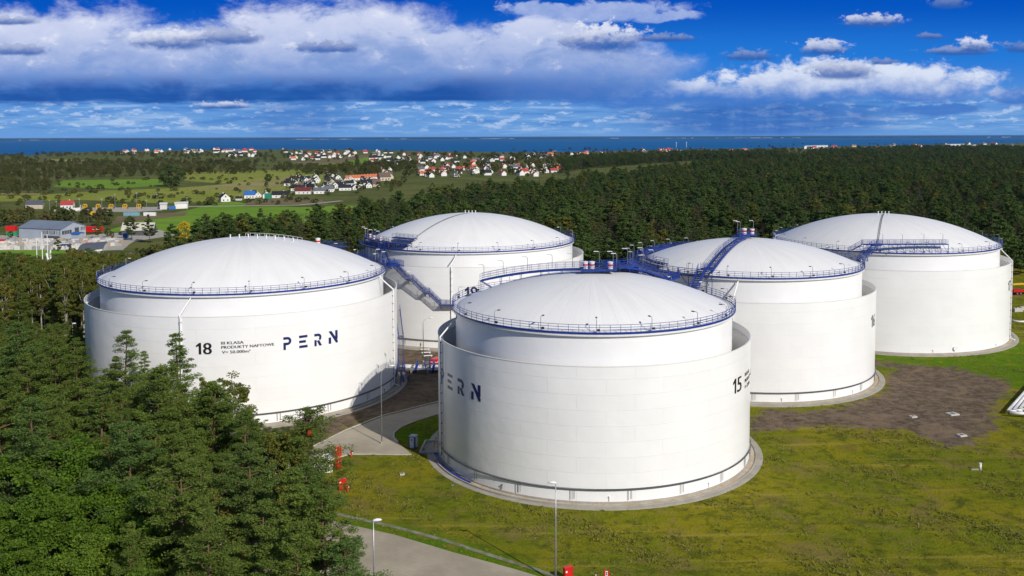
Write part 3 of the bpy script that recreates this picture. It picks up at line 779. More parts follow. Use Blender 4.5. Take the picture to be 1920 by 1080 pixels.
# walkways on the tanks (local coordinates of the tank)
def gantry(t, build):
    md, mr = MB(), MB(); build(md, mr)
    md.build('platform_deck', M_PDECK, tanks[t]); mr.build('platform_frame', M_BLUE, tanks[t])
def lamp_on(t, pos, h=2.6, ang=0, arm=.8):
    x, y, z = pos; c_, s_ = math.cos(ang), math.sin(ang); m = MB()
    m.tube([(x, y, z), (x, y, z+h), (x+arm*c_*.4, y+arm*s_*.4, z+h+.15)], .055, 5); L_ = m.build('platform_lamp', M_GALV, tanks[t])
    m = MB(); m.box((x+arm*c_*.8, y+arm*s_*.8, z+h+.2), (.95, .3, .12), ang); m.build('lamp_head', M_WHITE, L_)
def supports(mr, pts, z0, step=2):
    for i, p in enumerate(pts):
        if i % step == 0: mr.tube([(p[0], p[1], z0), (p[0], p[1], p[2])], .08, 4)
def vent(t, x, y, z, r=.45, h=1.0):
    m = MB(); m.lathe([(0, z), (r, z), (r, z+h), (r*1.15, z+h), (r*1.15, z+h*1.15), (0, z+h*1.25)], 16, c=(x, y)); V_ = m.build('vent', M_WHITE, tanks[t])
    m = MB(); m.lathe([(r*1.01, z+h*.5), (r*1.03, z+h*.5), (r*1.03, z+h*.78), (r*1.01, z+h*.78)], 16, c=(x, y)); m.build('band', M_RED, V_)
def domez(t, r):
    cx, cy, Ri, Ro, ho, hi_, hd = TK[t]; Rs = (Ri*Ri+hd*hd)/(2*hd); return hi_+math.sqrt(Rs*Rs-r*r)-(Rs-hd)
# tank 15: arc platform along the far rim
def b15(md, mr):
    za = domez('15', 0)
    def radial(a, r0, r1, dz0, dz1, w):
        P = [((r0+(r1-r0)*k/10)*math.cos(R(a)), (r0+(r1-r0)*k/10)*math.sin(R(a)), domez('15', min(26.5, r0+(r1-r0)*k/10))+dz0+(dz1-dz0)*(k/10)**2) for k in range(11)]
        walkway(md, mr, P, w, (1, 1), .3, False, 1.3)
        for o_ in (-w*.4, w*.4):
            for k, p in enumerate(offset(P, o_)):
                r_ = math.hypot(p.x, p.y)
                if k % 2 == 0: mr.tube([(p.x, p.y, domez('15', min(26.5, r_))-.05), tuple(p)], .07, 4)
        return P
    P = radial(166, 2, 22.6, .9, 2.3, 1.5); e = P[-1]
    for o_ in (-.6, .6): mr.tube([(e[0], e[1]+o_, e[2]-.2), (e[0]*.86, e[1]*.86+o_, e[2]-2.0)], .08, 4)
    radial(50, 2, 26.6, .9, 1.9, 2.0); radial(58, 9, 26.0, .5, 1.3, 1.2)
    walkway(md, mr, [(-2.4, .5, za+.9), (4.6, .5, za+.9)], 3.6, (1, 1), .3, False, 1.3); walkway(md, mr, [(4.6, 2.2, za+.9), (8.5, 5.5, za+.9)], 2.0, (1, 1), .3, False, 1.3)
gantry('15', b15)
za = domez('15', 0)+.9
for r, a in ((22, 166), (18, 166), (13, 166), (8, 166), (4, 160)): lamp_on('15', (r*math.cos(R(a)), r*math.sin(R(a))+.7, domez('15', r)+1.1+.0028*r*r), 2.4, R(165))
for x, y, dz_ in ((1.5, 2.2, 0), (4.2, 2.2, 0), (7.6, 6.8, 0), (11.5, 13, -.6), (14.4, 17.6, -1.6), (4.6, -1, 0)): lamp_on('15', (x, y, za+dz_), 2.9, R(170), .8)
for x, y in ((-1.4, .2), (-.1, .2), (3.4, -.4)): vent('15', x, y, za, .5, 1.2)
# tank 16: wide walkway round the left side, stair over the dome
def b16(md, mr):
    cx, cy, Ri, Ro, ho, hi_, hd = TK['16']; P = arc(0, 0, Ri+1.5, 240, 95, hi_+.25, 36); walkway(md, mr, P, 2.0, (1, 1)); supports(mr, offset(P, -.9), ho-.2, 3)
    walkway(md, mr, arc(0, 0, Ri-1.2, 210, 112, hi_+1.5, 24), 1.1, (1, 1)); supports(mr, arc(0, 0, Ri-1.2, 210, 112, hi_+1.5, 12), hi_-.1, 1)
    for i in range(0, 36, 3): mr.tube([((Ri)*math.cos(R(238-143*i/36)), (Ri)*math.sin(R(238-143*i/36)), hi_-2.2), ((Ri+2.4)*math.cos(R(238-143*i/36)), (Ri+2.4)*math.sin(R(238-143*i/36)), hi_+.1)], .07, 4)
    a = R(238); pts = []
    for k in range(9):
        r = (Ri+.5)*(1-k/8.0)+1.2*(k/8.0); pts.append((r*math.cos(a), r*math.sin(a), domez('16', min(r, Ri-.1))+.9 + (1.2 if k == 0 else 0)*0))
    walkway(md, mr, pts, 1.7, (1, 1), .35, True); supports(mr, offset(pts, .8), hi_, 1)
    walkway(md, mr, [(-2.2, 1.5, domez('16', 0)+1.0), (2.2, 1.5, domez('16', 0)+1.0)], 3.4)
gantry('16', b16)
for a in (232, 216, 200, 186, 172, 158, 146, 134, 122, 110): lamp_on('16', (30.1*math.cos(R(a)), 30.1*math.sin(R(a)), 28.2), 2.9, R(165))
for a in (228, 210, 195): lamp_on('16', (28.4*math.cos(R(a)), 28.4*math.sin(R(a)), 28.2), 2.6, R(165))
for x, y in ((-2, 3), (2.1, 3), (-2, .2)): lamp_on('16', (x, y, domez('16', 0)+1.0), 3.2, R(170))
vent('16', -.6, 1.6, domez('16', 0)+1.0, .6, 1.3); vent('16', 1.6, 2.4, domez('16', 0)+1.0, .55, 1.1)
# tank 17: straight gantry on the near rim
def b17(md, mr):
    cx, cy, Ri, Ro, ho, hi_, hd = TK['17']; z = hi_+2.6; x0_, x1_ = -17.8, 5.9; y = -Ri+1.6
    P = [(x0_+(x1_-x0_)*k/10, y, z) for k in range(11)]; walkway(md, mr, P, 1.3, (1, 1), .25)
    for k in range(11):
        x = x0_+(x1_-x0_)*k/10; yy = -math.sqrt(max(0, (Ri+.4)**2-x*x))
        mr.tube([(x, min(y-.8, yy+.5), hi_-.1 if yy > y-1 else hi_), (x, y-.8, z)], .08, 4); mr.tube([(x-1.6, y-.8, z-.2), (x, y-.8, hi_+.1)], .06, 4)
    walkway(md, mr, [(x0_, y, z), (x0_-3.4, y+1.6, hi_+.2)], 1.2, (1, 1), .3, True)
gantry('17', b17)
for x in (-12, -6.5, -.5, 4.8): lamp_on('17', (x, -30.8, 30.3), 2.6, R(200), .5)
# tank 19: raised platform at the left of the near rim
def b19(md, mr):
    cx, cy, Ri, Ro, ho, hi_, hd = TK['19']; z = hi_+1.9
    P = arc(0, 0, Ri-.6, 192, 240, z, 12); walkway(md, mr, P, 2.4); supports(mr, offset(P, 1.0), hi_-.2, 1); supports(mr, offset(P, -1.0), hi_-.2, 2)
    walkway(md, mr, arc(0, 0, Ri-3.6, 222, 240, z+1.2, 6), 1.6)
    walkway(md, mr, arc(0, 0, Ri+1.4, 188, 224, hi_+.1, 10), 1.6); supports(mr, arc(0, 0, Ri+2.1, 188, 224, hi_+.1, 8), ho-.5, 1)
gantry('19', b19)
for a in (194, 202, 210, 219): lamp_on('19', (33.2*math.cos(R(a)), 33.2*math.sin(R(a)), 29.4), 2.9, R(200))
for k in range(4): vent('19', 32.0*math.cos(R(198+9*k)), 32.0*math.sin(R(198+9*k)), 29.4, .35, .9)
# radial roof ladders on 17 and 19
for t, a in (('19', 236), ('17', 246)):
    m = MB(); Ri = TK[t][2]; P = []
    for k in range(25): r = (Ri-1.2)*(1-k/24.5); P.append((r*math.cos(R(a+ (k-12)*.0)), r*math.sin(R(a)), domez(t, r)+.12))
    for o_ in (-.2, .2): m.tube([q for q in offset(P, o_)], .04, 4)
    A, B = offset(P, .2), offset(P, -.2)
    for i in range(len(P)-1):
        for k in range(2): m.tube([A[i].lerp(A[i+1], k/2), B[i].lerp(B[i+1], k/2)], .035, 4, False)
    m.build('roof_ladder', M_GREY, tanks[t])
# apex fittings
for t in ('17', '18', '19'):
    for k in range(4 if t != '18' else 8):
        m = MB(); x = (-1.5+k*1.1) if t != '18' else -4+k*2.2; z = domez(t, abs(x))
        m.tube([(x, .5, z-.05), (x, .5, z+.7)], .14, 8); m.tube([(x, .5, z+.7), (x, .5, z+.8)], .22, 8); m.build('roof_vent', M_WHITE, tanks[t], False)
m = MB(); P = [(x, 3.0, domez('18', math.hypot(x, 3))+.05) for x in np.linspace(-1, 13, 12)]; rail(m, P, .8, 1.2, .04, (1.0,)); m.build('apex_rail', M_WHITE, tanks['18'])
def b18(md, mr):
    cx, cy, Ri, Ro, ho, hi_, hd = TK['18']; z = hi_+3.4
    P = arc(0, 0, Ri-2.6, 66, 50, z, 8); walkway(md, mr, P, 2.0); supports(mr, P, hi_-.1, 1)
    walkway(md, mr, arc(0, 0, Ri+1.3, 50, 8, hi_+.1, 12), 1.6)
gantry('18', b18)
for a in (18, 28, 62): lamp_on('18', (33*math.cos(R(a)), 33*math.sin(R(a)), 28.5), 2.6, R(10))
vent('18', 29*math.cos(R(66)), 29*math.sin(R(66)), 31.2, .6, 1.6)
# white sign boards on the left rim of tank 17
for k in range(2):
    a = R(168+k*5.5); m = MB(); m.box((33*math.cos(a), 33*math.sin(a), 29.0), (.06, 2.2, 1.3), a); m.build('rim_board', M_WHITE, tanks['17'])

# helical stair on tank 19's outer wall
cx, cy, Ri, Ro, ho, hi_, hd = TK['19']
pts_px = [(737, 492), (744, 500), (765, 522), (773, 523), (796, 546), (804, 548), (826, 570), (858, 571)]
P19 = []
for px, py in pts_px:
    a, z = wall_at('19', px, py, Ro+.9); P19.append((a, z))
P19 += [(P19[-1][0]+.02, P19[-1][1]), (P19[-1][0]+.26, P19[-1][1]-8.5), (P19[-1][0]+.30, P19[-1][1]-8.5), (P19[-1][0]+.42, .4)]
md, mr = MB(), MB(); rr = Ro+1.15
for i in range(len(P19)-1):
    (a0, z0), (a1, z1) = P19[i], P19[i+1]; n = max(1, int(abs(a1-a0)*rr/1.5))
    seg = [(rr*math.cos(a0+(a1-a0)*k/n), rr*math.sin(a0+(a1-a0)*k/n), z0+(z1-z0)*k/n) for k in range(n+1)]
    walkway(md, mr, seg, 1.9, (1, 1), .2, abs(z1-z0) > 1.0)
    for q in (seg[0], seg[-1]):
        k = (Ro)/rr; mr.tube([(q[0], q[1], q[2]-.1), (q[0]*k, q[1]*k, q[2]-1.7)], .07, 4)
md.build('stair_treads', M_GRATE, tanks['19']); mr.build('stair_frame', M_BLUE, tanks['19'])
for i in (2, 4, 6):
    a, z = P19[i]; lamp_on('19', ((rr+.6)*math.cos(a), (rr+.6)*math.sin(a), z), 1.9, R(25), .9)
# connecting bridges
def bridge(name, label, pts, w=1.3, steps=False):
    B_ = empty(name, (pts[0][0], pts[0][1], pts[0][2])); tag(B_, label, 'footbridge', 'blue steel bridges between tanks')
    o = Vector(pts[0]); L_ = [Vector(p)-o for p in pts]; md, mr = MB(), MB()
    for i in range(len(L_)-1): walkway(md, mr, [L_[i], L_[i+1]], w, (1, 1), .4, steps and abs(L_[i+1].z-L_[i].z) > .8)
    md.build('deck', M_BLUEDECK, B_); mr.build('frame', M_BLUE, B_)
    return B_
def on(t, a, r, z): cx, cy = TK[t][:2]; return (cx+r*math.cos(R(a)), cy+r*math.sin(R(a)), z)
bridge('footbridge', 'blue steel footbridge joining dome walkway of tank 15 to walkway of tank 16', [on('15', 50, 26.6, 29.8), on('15', 50, 31, 29.8), on('16', 222, 30.4, 28.5)], 2.2)
bridge('footbridge', 'blue steel stair rising from rim of tank 15 to dome stair of tank 16', [on('15', 36, 27.2, 28.1), on('15', 40, 31.0, 28.1), on('16', 236, 29.6, 30.0), on('16', 240, 27.8, 30.0)], 1.6, True)
bridge('footbridge', 'blue steel stair bridge rising from tank 16 rim to gantry of tank 17', [(87.2, 240.8, 28.2), (88.6, 243.5, 28.2), (97.6, 258.5, 30.3), (100.2, 261.0, 30.3)], 1.4, True)
a0_, z0_ = wall_at('19', 737, 492)
bridge('footbridge', 'blue steel stair bridge from rim of tank 18 up to platform of tank 19', [on('18', 17, 33.8, 27.9), on('18', 20, 37.2, 27.9), on('18', 24, 39, 27.0), on('19', math.degrees(a0_)+1, 37.6, z0_), on('19', math.degrees(a0_)-2, 37.4, z0_), on('19', 227, 36.0, 27.6), on('19', 221, 33.6, 29.4)], 1.7, True)
# steel access tower and pipe manifold between tanks 18 and 15
def tri_stair(name, label, pts, w, cat='stair'):
    B_ = empty(name, pts[0]); tag(B_, label, cat); o = Vector(pts[0]); md, mr = MB(), MB()
    for i in range(len(pts)-1): walkway(md, mr, [Vector(pts[i])-o, Vector(pts[i+1])-o], w, (1, 1), .3, abs(pts[i+1][2]-pts[i][2]) > .6)
    md.build('treads', M_GRATE, B_); mr.build('frame', M_BLUE, B_)
    return B_
cx, cy, Ri, Ro, ho, hi_, hd = TK['18']
pts = [(cx+(Ro+1.0)*math.cos(R(a)), cy+(Ro+1.0)*math.sin(R(a)), z) for a, z in ((-6, .6), (0, 4.5), (3, 4.5), (10, 10), (13, 10), (20, 16))]
tri_stair('wall_stair', 'blue helical stair climbing the right side of tank 18', pts, 1.2)
p0 = U(762, 716); p1 = U(776, 702)
tri_stair('pipe_stepover', 'blue steel step-over stair across the pipes beside tank 18', [(p0[0], p0[1], .1), (p0[0]-1.5, p0[1]+2.2, 2.6), (p0[0]-1.5, p0[1]+5.0, 2.6)], 1.3)
p0 = U(800, 700)
tri_stair('pipe_stepover', 'blue steel step-over stair beside the white pipe manifold', [(p0[0]+.6, p0[1]-1, .1), (p0[0], p0[1]+1.2, 2.2), (p0[0]-.2, p0[1]+4.0, 2.2), (p0[0]-.2, p0[1]+6.5, .1)], 1.2)
PM = empty('pipe_manifold', (*U(786, 700), 0)); tag(PM, 'white and grey product pipes with valves running between tanks 18 and 15', 'pipework')
for k in range(3):
    m = MB(); y = k*1.7; m.tube([(-6, y+1, 1.0), (-2, y, 1.0), (6, y-.2, 1.0), (12, y-.8, 1.0), (16, y-3, 1.0)], .42, 12); m.build('pipe', M_WHITE if k else M_GALV, PM, True)
    for x in (-2, 2.2, 6.5, 11): m = MB(); m.box((x, y-.1, .3), (.5, 1.0, .9)); m.build('pipe_support', M_CONC, PM)
    for x in (-.8, 3.6): m = MB(); m.tube([(x, y-.1, 1.3), (x, y-.1, 2.4)], .15, 8); m.tube([(x-.02, y-.1, 2.4), (x+.02, y-.1, 2.45)], .4, 10); m.tube([(x-.3, y-.1, 1.0), (x+.3, y-.1, 1.0)], .62, 12); m.build('valve', M_BLUE, PM)

# ------------------------------------------------------------------ small site objects
def cabinet(px, py, rz, label, w=1.25, d=.55, h=1.75):
    x, y = U(px, py); o = empty('hydrant_cabinet', (x, y, 0), rz); tag(o, label, 'cabinet', 'red fire hose cabinets on the grass')
    m = MB(); m.box((0, 0, .12+h/2), (w, d, h)); m.box((0, -.0, h+.15), (w+.08, d+.1, .07)); m.build('body', M_RED, o)
    m = MB(); m.box((0, -d/2-.015, .12+h/2), (w*.9, .03, h*.88)); dr = m.build('door', M_RED, o)
    m = MB(); m.box((-w*.3, -d/2-.04, h*.78), (.26, .02, .24)); m.build('sign_plate', M_WHITE, dr)
    m = MB(); m.box((w*.36, -d/2-.05, h*.55), (.04, .05, .2)); m.build('handle', M_DARK, dr)
    for s in (-1, 1): m = MB(); m.box((s*w*.4, 0, .06), (.1, d*.9, .12)); m.build('foot', M_DARK, o)
    return o
cabinet(634, 856, R(25), 'red cabinet by the road edge, rearmost of the three by the white container')
cabinet(635, 878, R(62), 'red cabinet seen side-on between the two larger red cabinets')
cabinet(642, 918, R(20), 'red cabinet with hydrant beside it, alone on the grass right of the pines')
cabinet(1065, 1088, R(25), 'red cabinet at the bottom edge of the picture beside the tall lamp post')
cabinet(579, 822, R(10), 'red cabinet half hidden behind the pine top by soil strip')
def hydrant(px, py, label, h=1.15):
    x, y = U(px, py); m = MB(); m.lathe([(.0, 0), (.2, 0), (.2, .08), (.13, .1), (.13, h*.75), (.19, h*.78), (.19, h*.86), (.12, h*.95), (0, h)], 14)
    o = empty('hydrant', (x, y, 0)); tag(o, label, 'hydrant', 'red fire hydrants'); m.build('body', M_RED, o, True)
    for s in (-1, 1): m = MB(); m.tube([(s*.1, 0, h*.62), (s*.3, 0, h*.62)], .09, 10); m.build('outlet', M_WHITE if s > 0 else M_RED, o)
hydrant(659, 856, 'red hydrant standing alone by the road edge right of the cabinets'); hydrant(652, 921, 'red hydrant right beside the lone front cabinet'); hydrant(622, 880, 'red hydrant with white signboard left of the side-on cabinet', 1.3)
def post_sign(px, py, h, label, plate=(.75, .9)):
    x, y = U(px, py); o = empty('hydrant_sign', (x, y, 0), R(8)); tag(o, label, 'sign')
    m = MB(); m.tube([(0, 0, 0), (0, 0, h)], .04, 6); m.build('post', M_GALV, o)
    m = MB(); m.box((0, -.06, h-.45), (plate[0], .03, plate[1])); pl = m.build('plate', M_RED, o)
    m = MB(); m.box((0, -.082, h-.45), (plate[0]*.42, .01, plate[1]*.8)); m.build('symbol', M_WHITE, pl)
    m = MB(); m.box((0, -.092, h-.45), (plate[0]*.16, .01, plate[1]*.5)); m.box((0, -.092, h-.3), (plate[0]*.32, .009, .1)); m.box((0, -.092, h-.62), (plate[0]*.32, .009, .08)); m.build('symbol', M_DARK, pl)
post_sign(1137, 1092, 1.7, 'small red sign with white hydrant symbol on the grass at the bottom edge')
post_sign(617, 876, 1.9, 'red and white sign by the hydrants near the white container', (.6, .6))
x, y = U(850+262*0, 1083) if False else U(1117, 1088); o = empty('marker_post', (x, y, 0)); tag(o, 'short white marker post between red cabinet and red sign', 'post')
m = MB(); m.tube([(0, 0, 0), (0, 0, .9)], .08, 8); m.build('post', M_WHITE, o); m = MB(); m.tube([(0, 0, .9), (0, 0, 1.05)], .09, 8); m.build('cap', M_DARK, o)
# white pipe stub in the grass
x, y = U(1838, 882); o = empty('standpipe', (x, y, 0)); tag(o, 'white capped standpipe alone in the grass at the right', 'standpipe')
m = MB(); m.tube([(0, 0, 0), (0, 0, 1.25)], .2, 12); m.build('pipe', M_WHITE, o, True); m = MB(); m.tube([(0, 0, 1.25), (0, 0, 1.35)], .26, 12); m.build('cap', M_WHITE, o)
m = MB(); m.box((-.8, .1, .15), (1.6, .25, .25)); m.build('base_slab', M_CONC, o)
for px, py, w, lab in ((1786, 777, 2.3, 'large pale concrete manhole slab in the middle of the bare soil'), (1712, 782, 1.4, 'small pale concrete slab at the left of the bare soil'), (1803, 817, 1.7, 'pale slab near the lower edge of the bare soil'), (754, 890, .9, 'small pale stone slab in the grass left of the big tank')):
    x, y = U(px, py); m = MB(); m.box((x, y, .12), (w, w*.8, .28), .3, .94); m.cur = 1; m.tube([(x, y, .26), (x, y, .3)], w*.22, 14); tag(m.build('manhole_slab', [M_KERB, M_GREY]), lab, 'slab')
# portable toilet
x, y = U(775, 840); o = empty('portable_toilet', (x, y, 0.05), R(-18)); tag(o, 'blue and white portable toilet standing in the shade beside the tank', 'portable toilet')
M_PTB = mat('toilet_blue', (.03, .08, .22), .5, .1); M_PTW = mat('toilet_grey', (.55, .58, .62), .5, .1)
m = MB(); m.box((0, 0, 1.2), (1.35, 1.35, 2.3)); m.build('cabin', M_PTB, o); m = MB(); m.box((0, 0, 2.45), (1.42, 1.42, .2), 0, .8); m.build('roof', M_PTW, o)
m = MB(); m.box((0, -.70, 1.2), (.85, .05, 2.1)); d_ = m.build('door', M_PTW, o); m = MB(); m.box((.3, -.74, 1.2), (.08, .04, .22)); m.build('handle', M_DARK, d_); m = MB(); m.box((0, -.735, 1.75), (.3, .02, .3)); m.build('vent_panel', M_PTB, d_)
m = MB(); m.box((.70, 0, 1.2), (.05, .8, 2.0)); m.build('side_panel', M_PTW, o)
# concrete pit
q = UP([(787, 850), (798, 829), (830, 829), (826, 851)]); o = empty('concrete_pit', (q[0][0], q[0][1], 0)); tag(o, 'shallow rectangular concrete pit at the left foot of the nearest tank', 'pit')
m = MB()
for i in range(4):
    a, b = Vector((*q[i], 0))-Vector((*q[0], 0)), Vector((*q[(i+1) % 4], 0))-Vector((*q[0], 0)); mid = (a+b)/2; L_ = (b-a).length
    m.box((mid.x, mid.y, .2+.003*i), (L_+.3, .3, .45), math.atan2((b-a).y, (b-a).x))
m.build('rim', M_KERB, o); m = MB(); m.add([(p[0]-q[0][0], p[1]-q[0][1], .09) for p in q], [(0, 1, 2, 3)]); m.build('floor', M_CONC, o)
# blue-lined channel at tank 15's left foot, white elbow
cx, cy, Ri, Ro = TK['15'][:4]
m = MB(); m.lathe([(Ro+.35, .18), (Ro+1.14, .2)], 24, R(188), R(222)); m.build('trough_liner', M_BLUE, tanks['15'])
# white container
x, y = U(590, 886); o = empty('site_container', (x, y, 0), R(20)); tag(o, 'white steel site container half hidden behind the pine by the red cabinets', 'container')
m = MB(); m.box((0, 0, 1.4), (6.0, 2.5, 2.6)); m.build('body', M_WHITE, o); m = MB()
for k in range(14): m.box((-2.8+k*.43, -1.28, 1.4), (.14, .06, 2.3)); m.box((3.03, -1.05+k*.16, 1.4), (.05, .06, 2.3))
m.build('corrugation', M_WHITE, o); m = MB(); m.box((0, 0, 2.76), (6.1, 2.6, .1)); m.build('roof', M_WHITE, o)
# lamp posts
def lamp_post(x, y, h, ang, arm, label, style=0):
    o = empty('lamp_post', (x, y, 0)); tag(o, label, 'lamp post', 'tall galvanised lamp posts'); c_, s_ = math.cos(ang), math.sin(ang)
    m = MB()
    if style: P = [(0, 0, 0), (0, 0, h*.9), (arm*.15*c_, arm*.15*s_, h*.955), (arm*.5*c_, arm*.5*s_, h*.99), (arm*c_, arm*s_, h)]; rd = [.13, .08, .07, .06, .05]
    else: P = [(0, 0, 0), (0, 0, h*.5), (0, 0, h)]; rd = [.16, .11, .08]
    m.tube(P, .1, 8, True, rd); m.build('pole', M_GALV, o, True)
    m = MB(); b = len(m.v); hx, hy = P[-1][0], P[-1][1]
    L_ = 1.15
    prof = [(0, .05), (.15, .16), (.5, .2), (.85, .15), (1, .04)]
    m.tube([(hx+c_*(t*L_-.1), hy+s_*(t*L_-.1), h+.05+.05*math.sin(t*3)) for t, _ in prof], .1, 8, True, [r for _, r in prof]); m.build('lamp_head', M_WHITE, o, True)
    m = MB(); m.box((0, 0, .25), (.35, .35, .5)); m.build('base', M_CONC, o)
    return o
x, y = U(716, 832); lamp_post(x, y, ztop(x, y, 688), R(15), 1.7, 'curved galvanised lamp post at the kerb between tank 18 and tank 15', 1)
x, y = U(794, 679); lamp_post(x, y, ztop(x, y, 597), R(15), 1.8, 'curved galvanised lamp post in front of tank 19 near the worker', 1)
x, y = U(1042, 1092); lamp_post(x, y, ztop(x, y, 906), R(178), 1, 'tall straight lamp post standing before the nearest tank, bottom centre')
x, y = U(700, 977, 13.2); lamp_post(x, y, 13.2, R(15), 1, 'straight lamp post beside the road at the bottom left of centre')
x, y = U(137, 648); lamp_post(x, y, ztop(x, y, 607), R(10), 1, 'small lamp post standing among the birches left of tank 18')
# blue hydrant marker near the ring
x, y = U(849, 920); o = empty('marker_sign', (x, y, 0)); tag(o, 'small pale blue marker sign in the grass by the foundation ring', 'sign'); m = MB(); m.tube([(0, 0, 0), (0, 0, .9)], .03, 5); m.build('post', M_GALV, o); m = MB(); m.box((0, 0, .95), (.4, .03, .2)); m.build('plate', mat('marker_blue', (.1, .3, .45)), o)

# worker in hi-vis
def worker(x, y, rz):
    o = empty('person', (x, y, 0.1), rz); tag(o, 'worker in yellow hi-vis vest and dark trousers bending forward at the foot of tank 19', 'person')
    sk = bpy.data.meshes.new('body')
    V_ = [(0, 0, .95), (0, -.06, 1.2), (0, -.16, 1.42), (0, -.22, 1.55), (0, -.26, 1.68), (.1, 0, .9), (.13, -.12, .5), (.13, .05, .1), (.14, -.1, .05), (-.1, 0, .9), (-.13, .02, .5), (-.14, .12, .1), (-.14, -.02, .05),
          (.2, -.15, 1.42), (.27, -.28, 1.15), (.2, -.5, 1.02), (-.2, -.15, 1.42), (-.27, -.26, 1.15), (-.2, -.48, 1.0)]
    E_ = [(0, 1), (1, 2), (2, 3), (3, 4), (0, 5), (5, 6), (6, 7), (7, 8), (0, 9), (9, 10), (10, 11), (11, 12), (2, 13), (13, 14), (14, 15), (2, 16), (16, 17), (17, 18)]
    rad = [.16, .15, .17, .06, .11, .1, .075, .05, .045, .1, .075, .05, .045, .07, .05, .04, .07, .05, .04]
    sk.from_pydata(V_, E_, []); ob = bpy.data.objects.new('body', sk); col.objects.link(ob); ob.parent = o
    md_ = ob.modifiers.new('skin', 'SKIN')
    for i, sv in enumerate(sk.skin_vertices[0].data): sv.radius = (rad[i], rad[i]); sv.use_root = (i == 0)
    ob.modifiers.new('sub', 'SUBSURF').levels = 1; sk.materials.append(M_TROUS)
    m = MB(); m.tube([(0, 0, .95), (0, -.06, 1.2), (0, -.15, 1.42), (0, -.2, 1.5)], .2, 12, True, [.2, .2, .22, .12]); m.build('vest', M_HIVIS, o, True)
    m = MB(); m.tube([(0, -.26, 1.66), (0, -.26, 1.72), (0, -.26, 1.80)], .14, 12, True, [.145, .14, .06]); m.build('helmet', M_WHITE, o, True)
    m = MB(); m.tube([(0, -.27, 1.52), (0, -.27, 1.67)], .1, 10, True, [.07, .105]); m.build('face', M_SKIN, o, True)
x, y = U(789, 653); worker(x, y, R(60))
# red fire pump trailer by tank 15
x, y = U(818, 684); o = empty('pump_trailer', (x, y, 0), R(70)); tag(o, 'red pump trailer with white stripe seen at the left edge of the nearest tank', 'trailer')
m = MB(); m.box((0, 0, 1.2), (3.4, 1.8, 1.3), 0, .94); m.build('body', M_RED, o); m = MB(); m.box((0, 0, 1.1), (3.46, 1.86, .18)); m.build('stripe', M_WHITE, o)
for sx in (-.8, .8):
    for sy in (-.9, .9): m = MB(); m.tube([(sx, sy-.1, .4), (sx, sy+.1, .4)], .4, 14); m.build('wheel', M_DARK, o)
m = MB(); m.tube([(1.7, 0, .7), (3.0, 0, .6)], .06, 6); m.build('drawbar', M_GREY, o)
# white boards (drying pallets) lying by the lot
for k, (px, py) in enumerate(((797, 657), (799, 663), (802, 669))):
    x, y = U(px, py); m = MB(); m.box((x, y, .35), (2.6, .7, .12), .2); m.box((x-1, y, .2), (.15, .7, .25), .2); m.box((x+1, y, .2), (.15, .7, .25), .2)
    tag(m.build('white_board', M_WHITE), ['rear', 'middle', 'front'][k]+' one of three white boards lying near the curved lamp post', 'board')
# white pipes stacked at the right edge
for k in range(3):
    a = U(1890+k*11, 778-k*1.5); b = U(1945+k*6, 716-k*2); m = MB(); dx_, dy_ = b[0]-a[0], b[1]-a[1]
    m.tube([(a[0]+1.5*(1 if k < 2 else 1), a[1]-.6, .9), (a[0], a[1], .9), (a[0]+dx_*.2, a[1]+dy_*.2, .95), (b[0], b[1], 1.0)], .33, 12)
    o = tag(m.build('white_pipe', M_WHITE, None, True), ['leftmost', 'middle', 'rightmost'][k]+' of the three big white pipes at the right edge', 'pipe', 'white pipes on supports')
a = U(1893, 781); m = MB(); m.tube([(a[0], a[1]-.2, .9), (a[0]+2, a[1]-.8, .9), (a[0]+6, a[1]-.8, .9)], .35, 12); tag(m.build('white_pipe', M_WHITE, None, True), 'short white cross pipe closing the ends of the three white pipes', 'pipe', 'white pipes on supports')
# crane truck at the right edge, white hose, concrete blocks
x, y = U(1917, 552); o = empty('crane_truck', (x, y, 0), R(8)); tag(o, 'red truck with yellow crane arm cut by the right edge of the picture', 'truck')
m = MB(); m.box((1, 0, 1.35), (11, 2.4, .5)); m.box((-2.5, 0, 1.75), (4.0, 2.5, .5)); m.box((3, 0, 2.2), (3, 2.4, 1.3)); m.build('chassis', M_RED, o)
m = MB(); m.box((5.6, 0, 2.3), (2, 2.4, 2.2), 0, .9); cab = m.build('cab', M_YEL, o); m = MB(); m.box((5.6, -1.19, 2.7), (1.2, .05, .7)); m.build('window', M_GLASS, cab)
m = MB(); m.tube([(4, 0, 3.2), (0, 0, 4.1), (-4.2, 0, 4.0)], .45, 4); m.tube([(2.5, 0, 1.8), (0, 0, 3.9)], .15, 6); m.build('crane_arm', M_YEL, o)
for wx in (-3, -1.6, 3.2, 5.6):
    for wy in (-1.15, 1.15): m = MB(); m.tube([(wx, wy-.18, .55), (wx, wy+.18, .55)], .55, 16); w_ = m.build('wheel', M_DARK, o); m = MB(); m.tube([(wx, wy-.2, .55), (wx, wy+.2, .55)], .25, 10); m.build('rim', M_GALV, w_)
for k, (px, py) in enumerate(((1908, 584), (1920, 581))):
    x, y = U(px, py); m = MB(); m.box((x, y, .6), (3.0, 1.4, 1.2), .1, .95); m.box((x, y, 1.28), (.6, .4, .18), .1); tag(m.build('concrete_block', M_KERB), ['concrete block nearest the tank under the crane truck', 'concrete block at the picture edge under the crane truck'][k], 'block')
P = [(*U(px, py), .25) for px, py in ((1896, 601), (1903, 603.5), (1912, 604.5), (1930, 604))]; m = MB(); m.tube(P, .3, 8); tag(m.build('hose', M_WHITE, None, True), 'thick white hose lying on the lawn right of tank 17', 'hose')

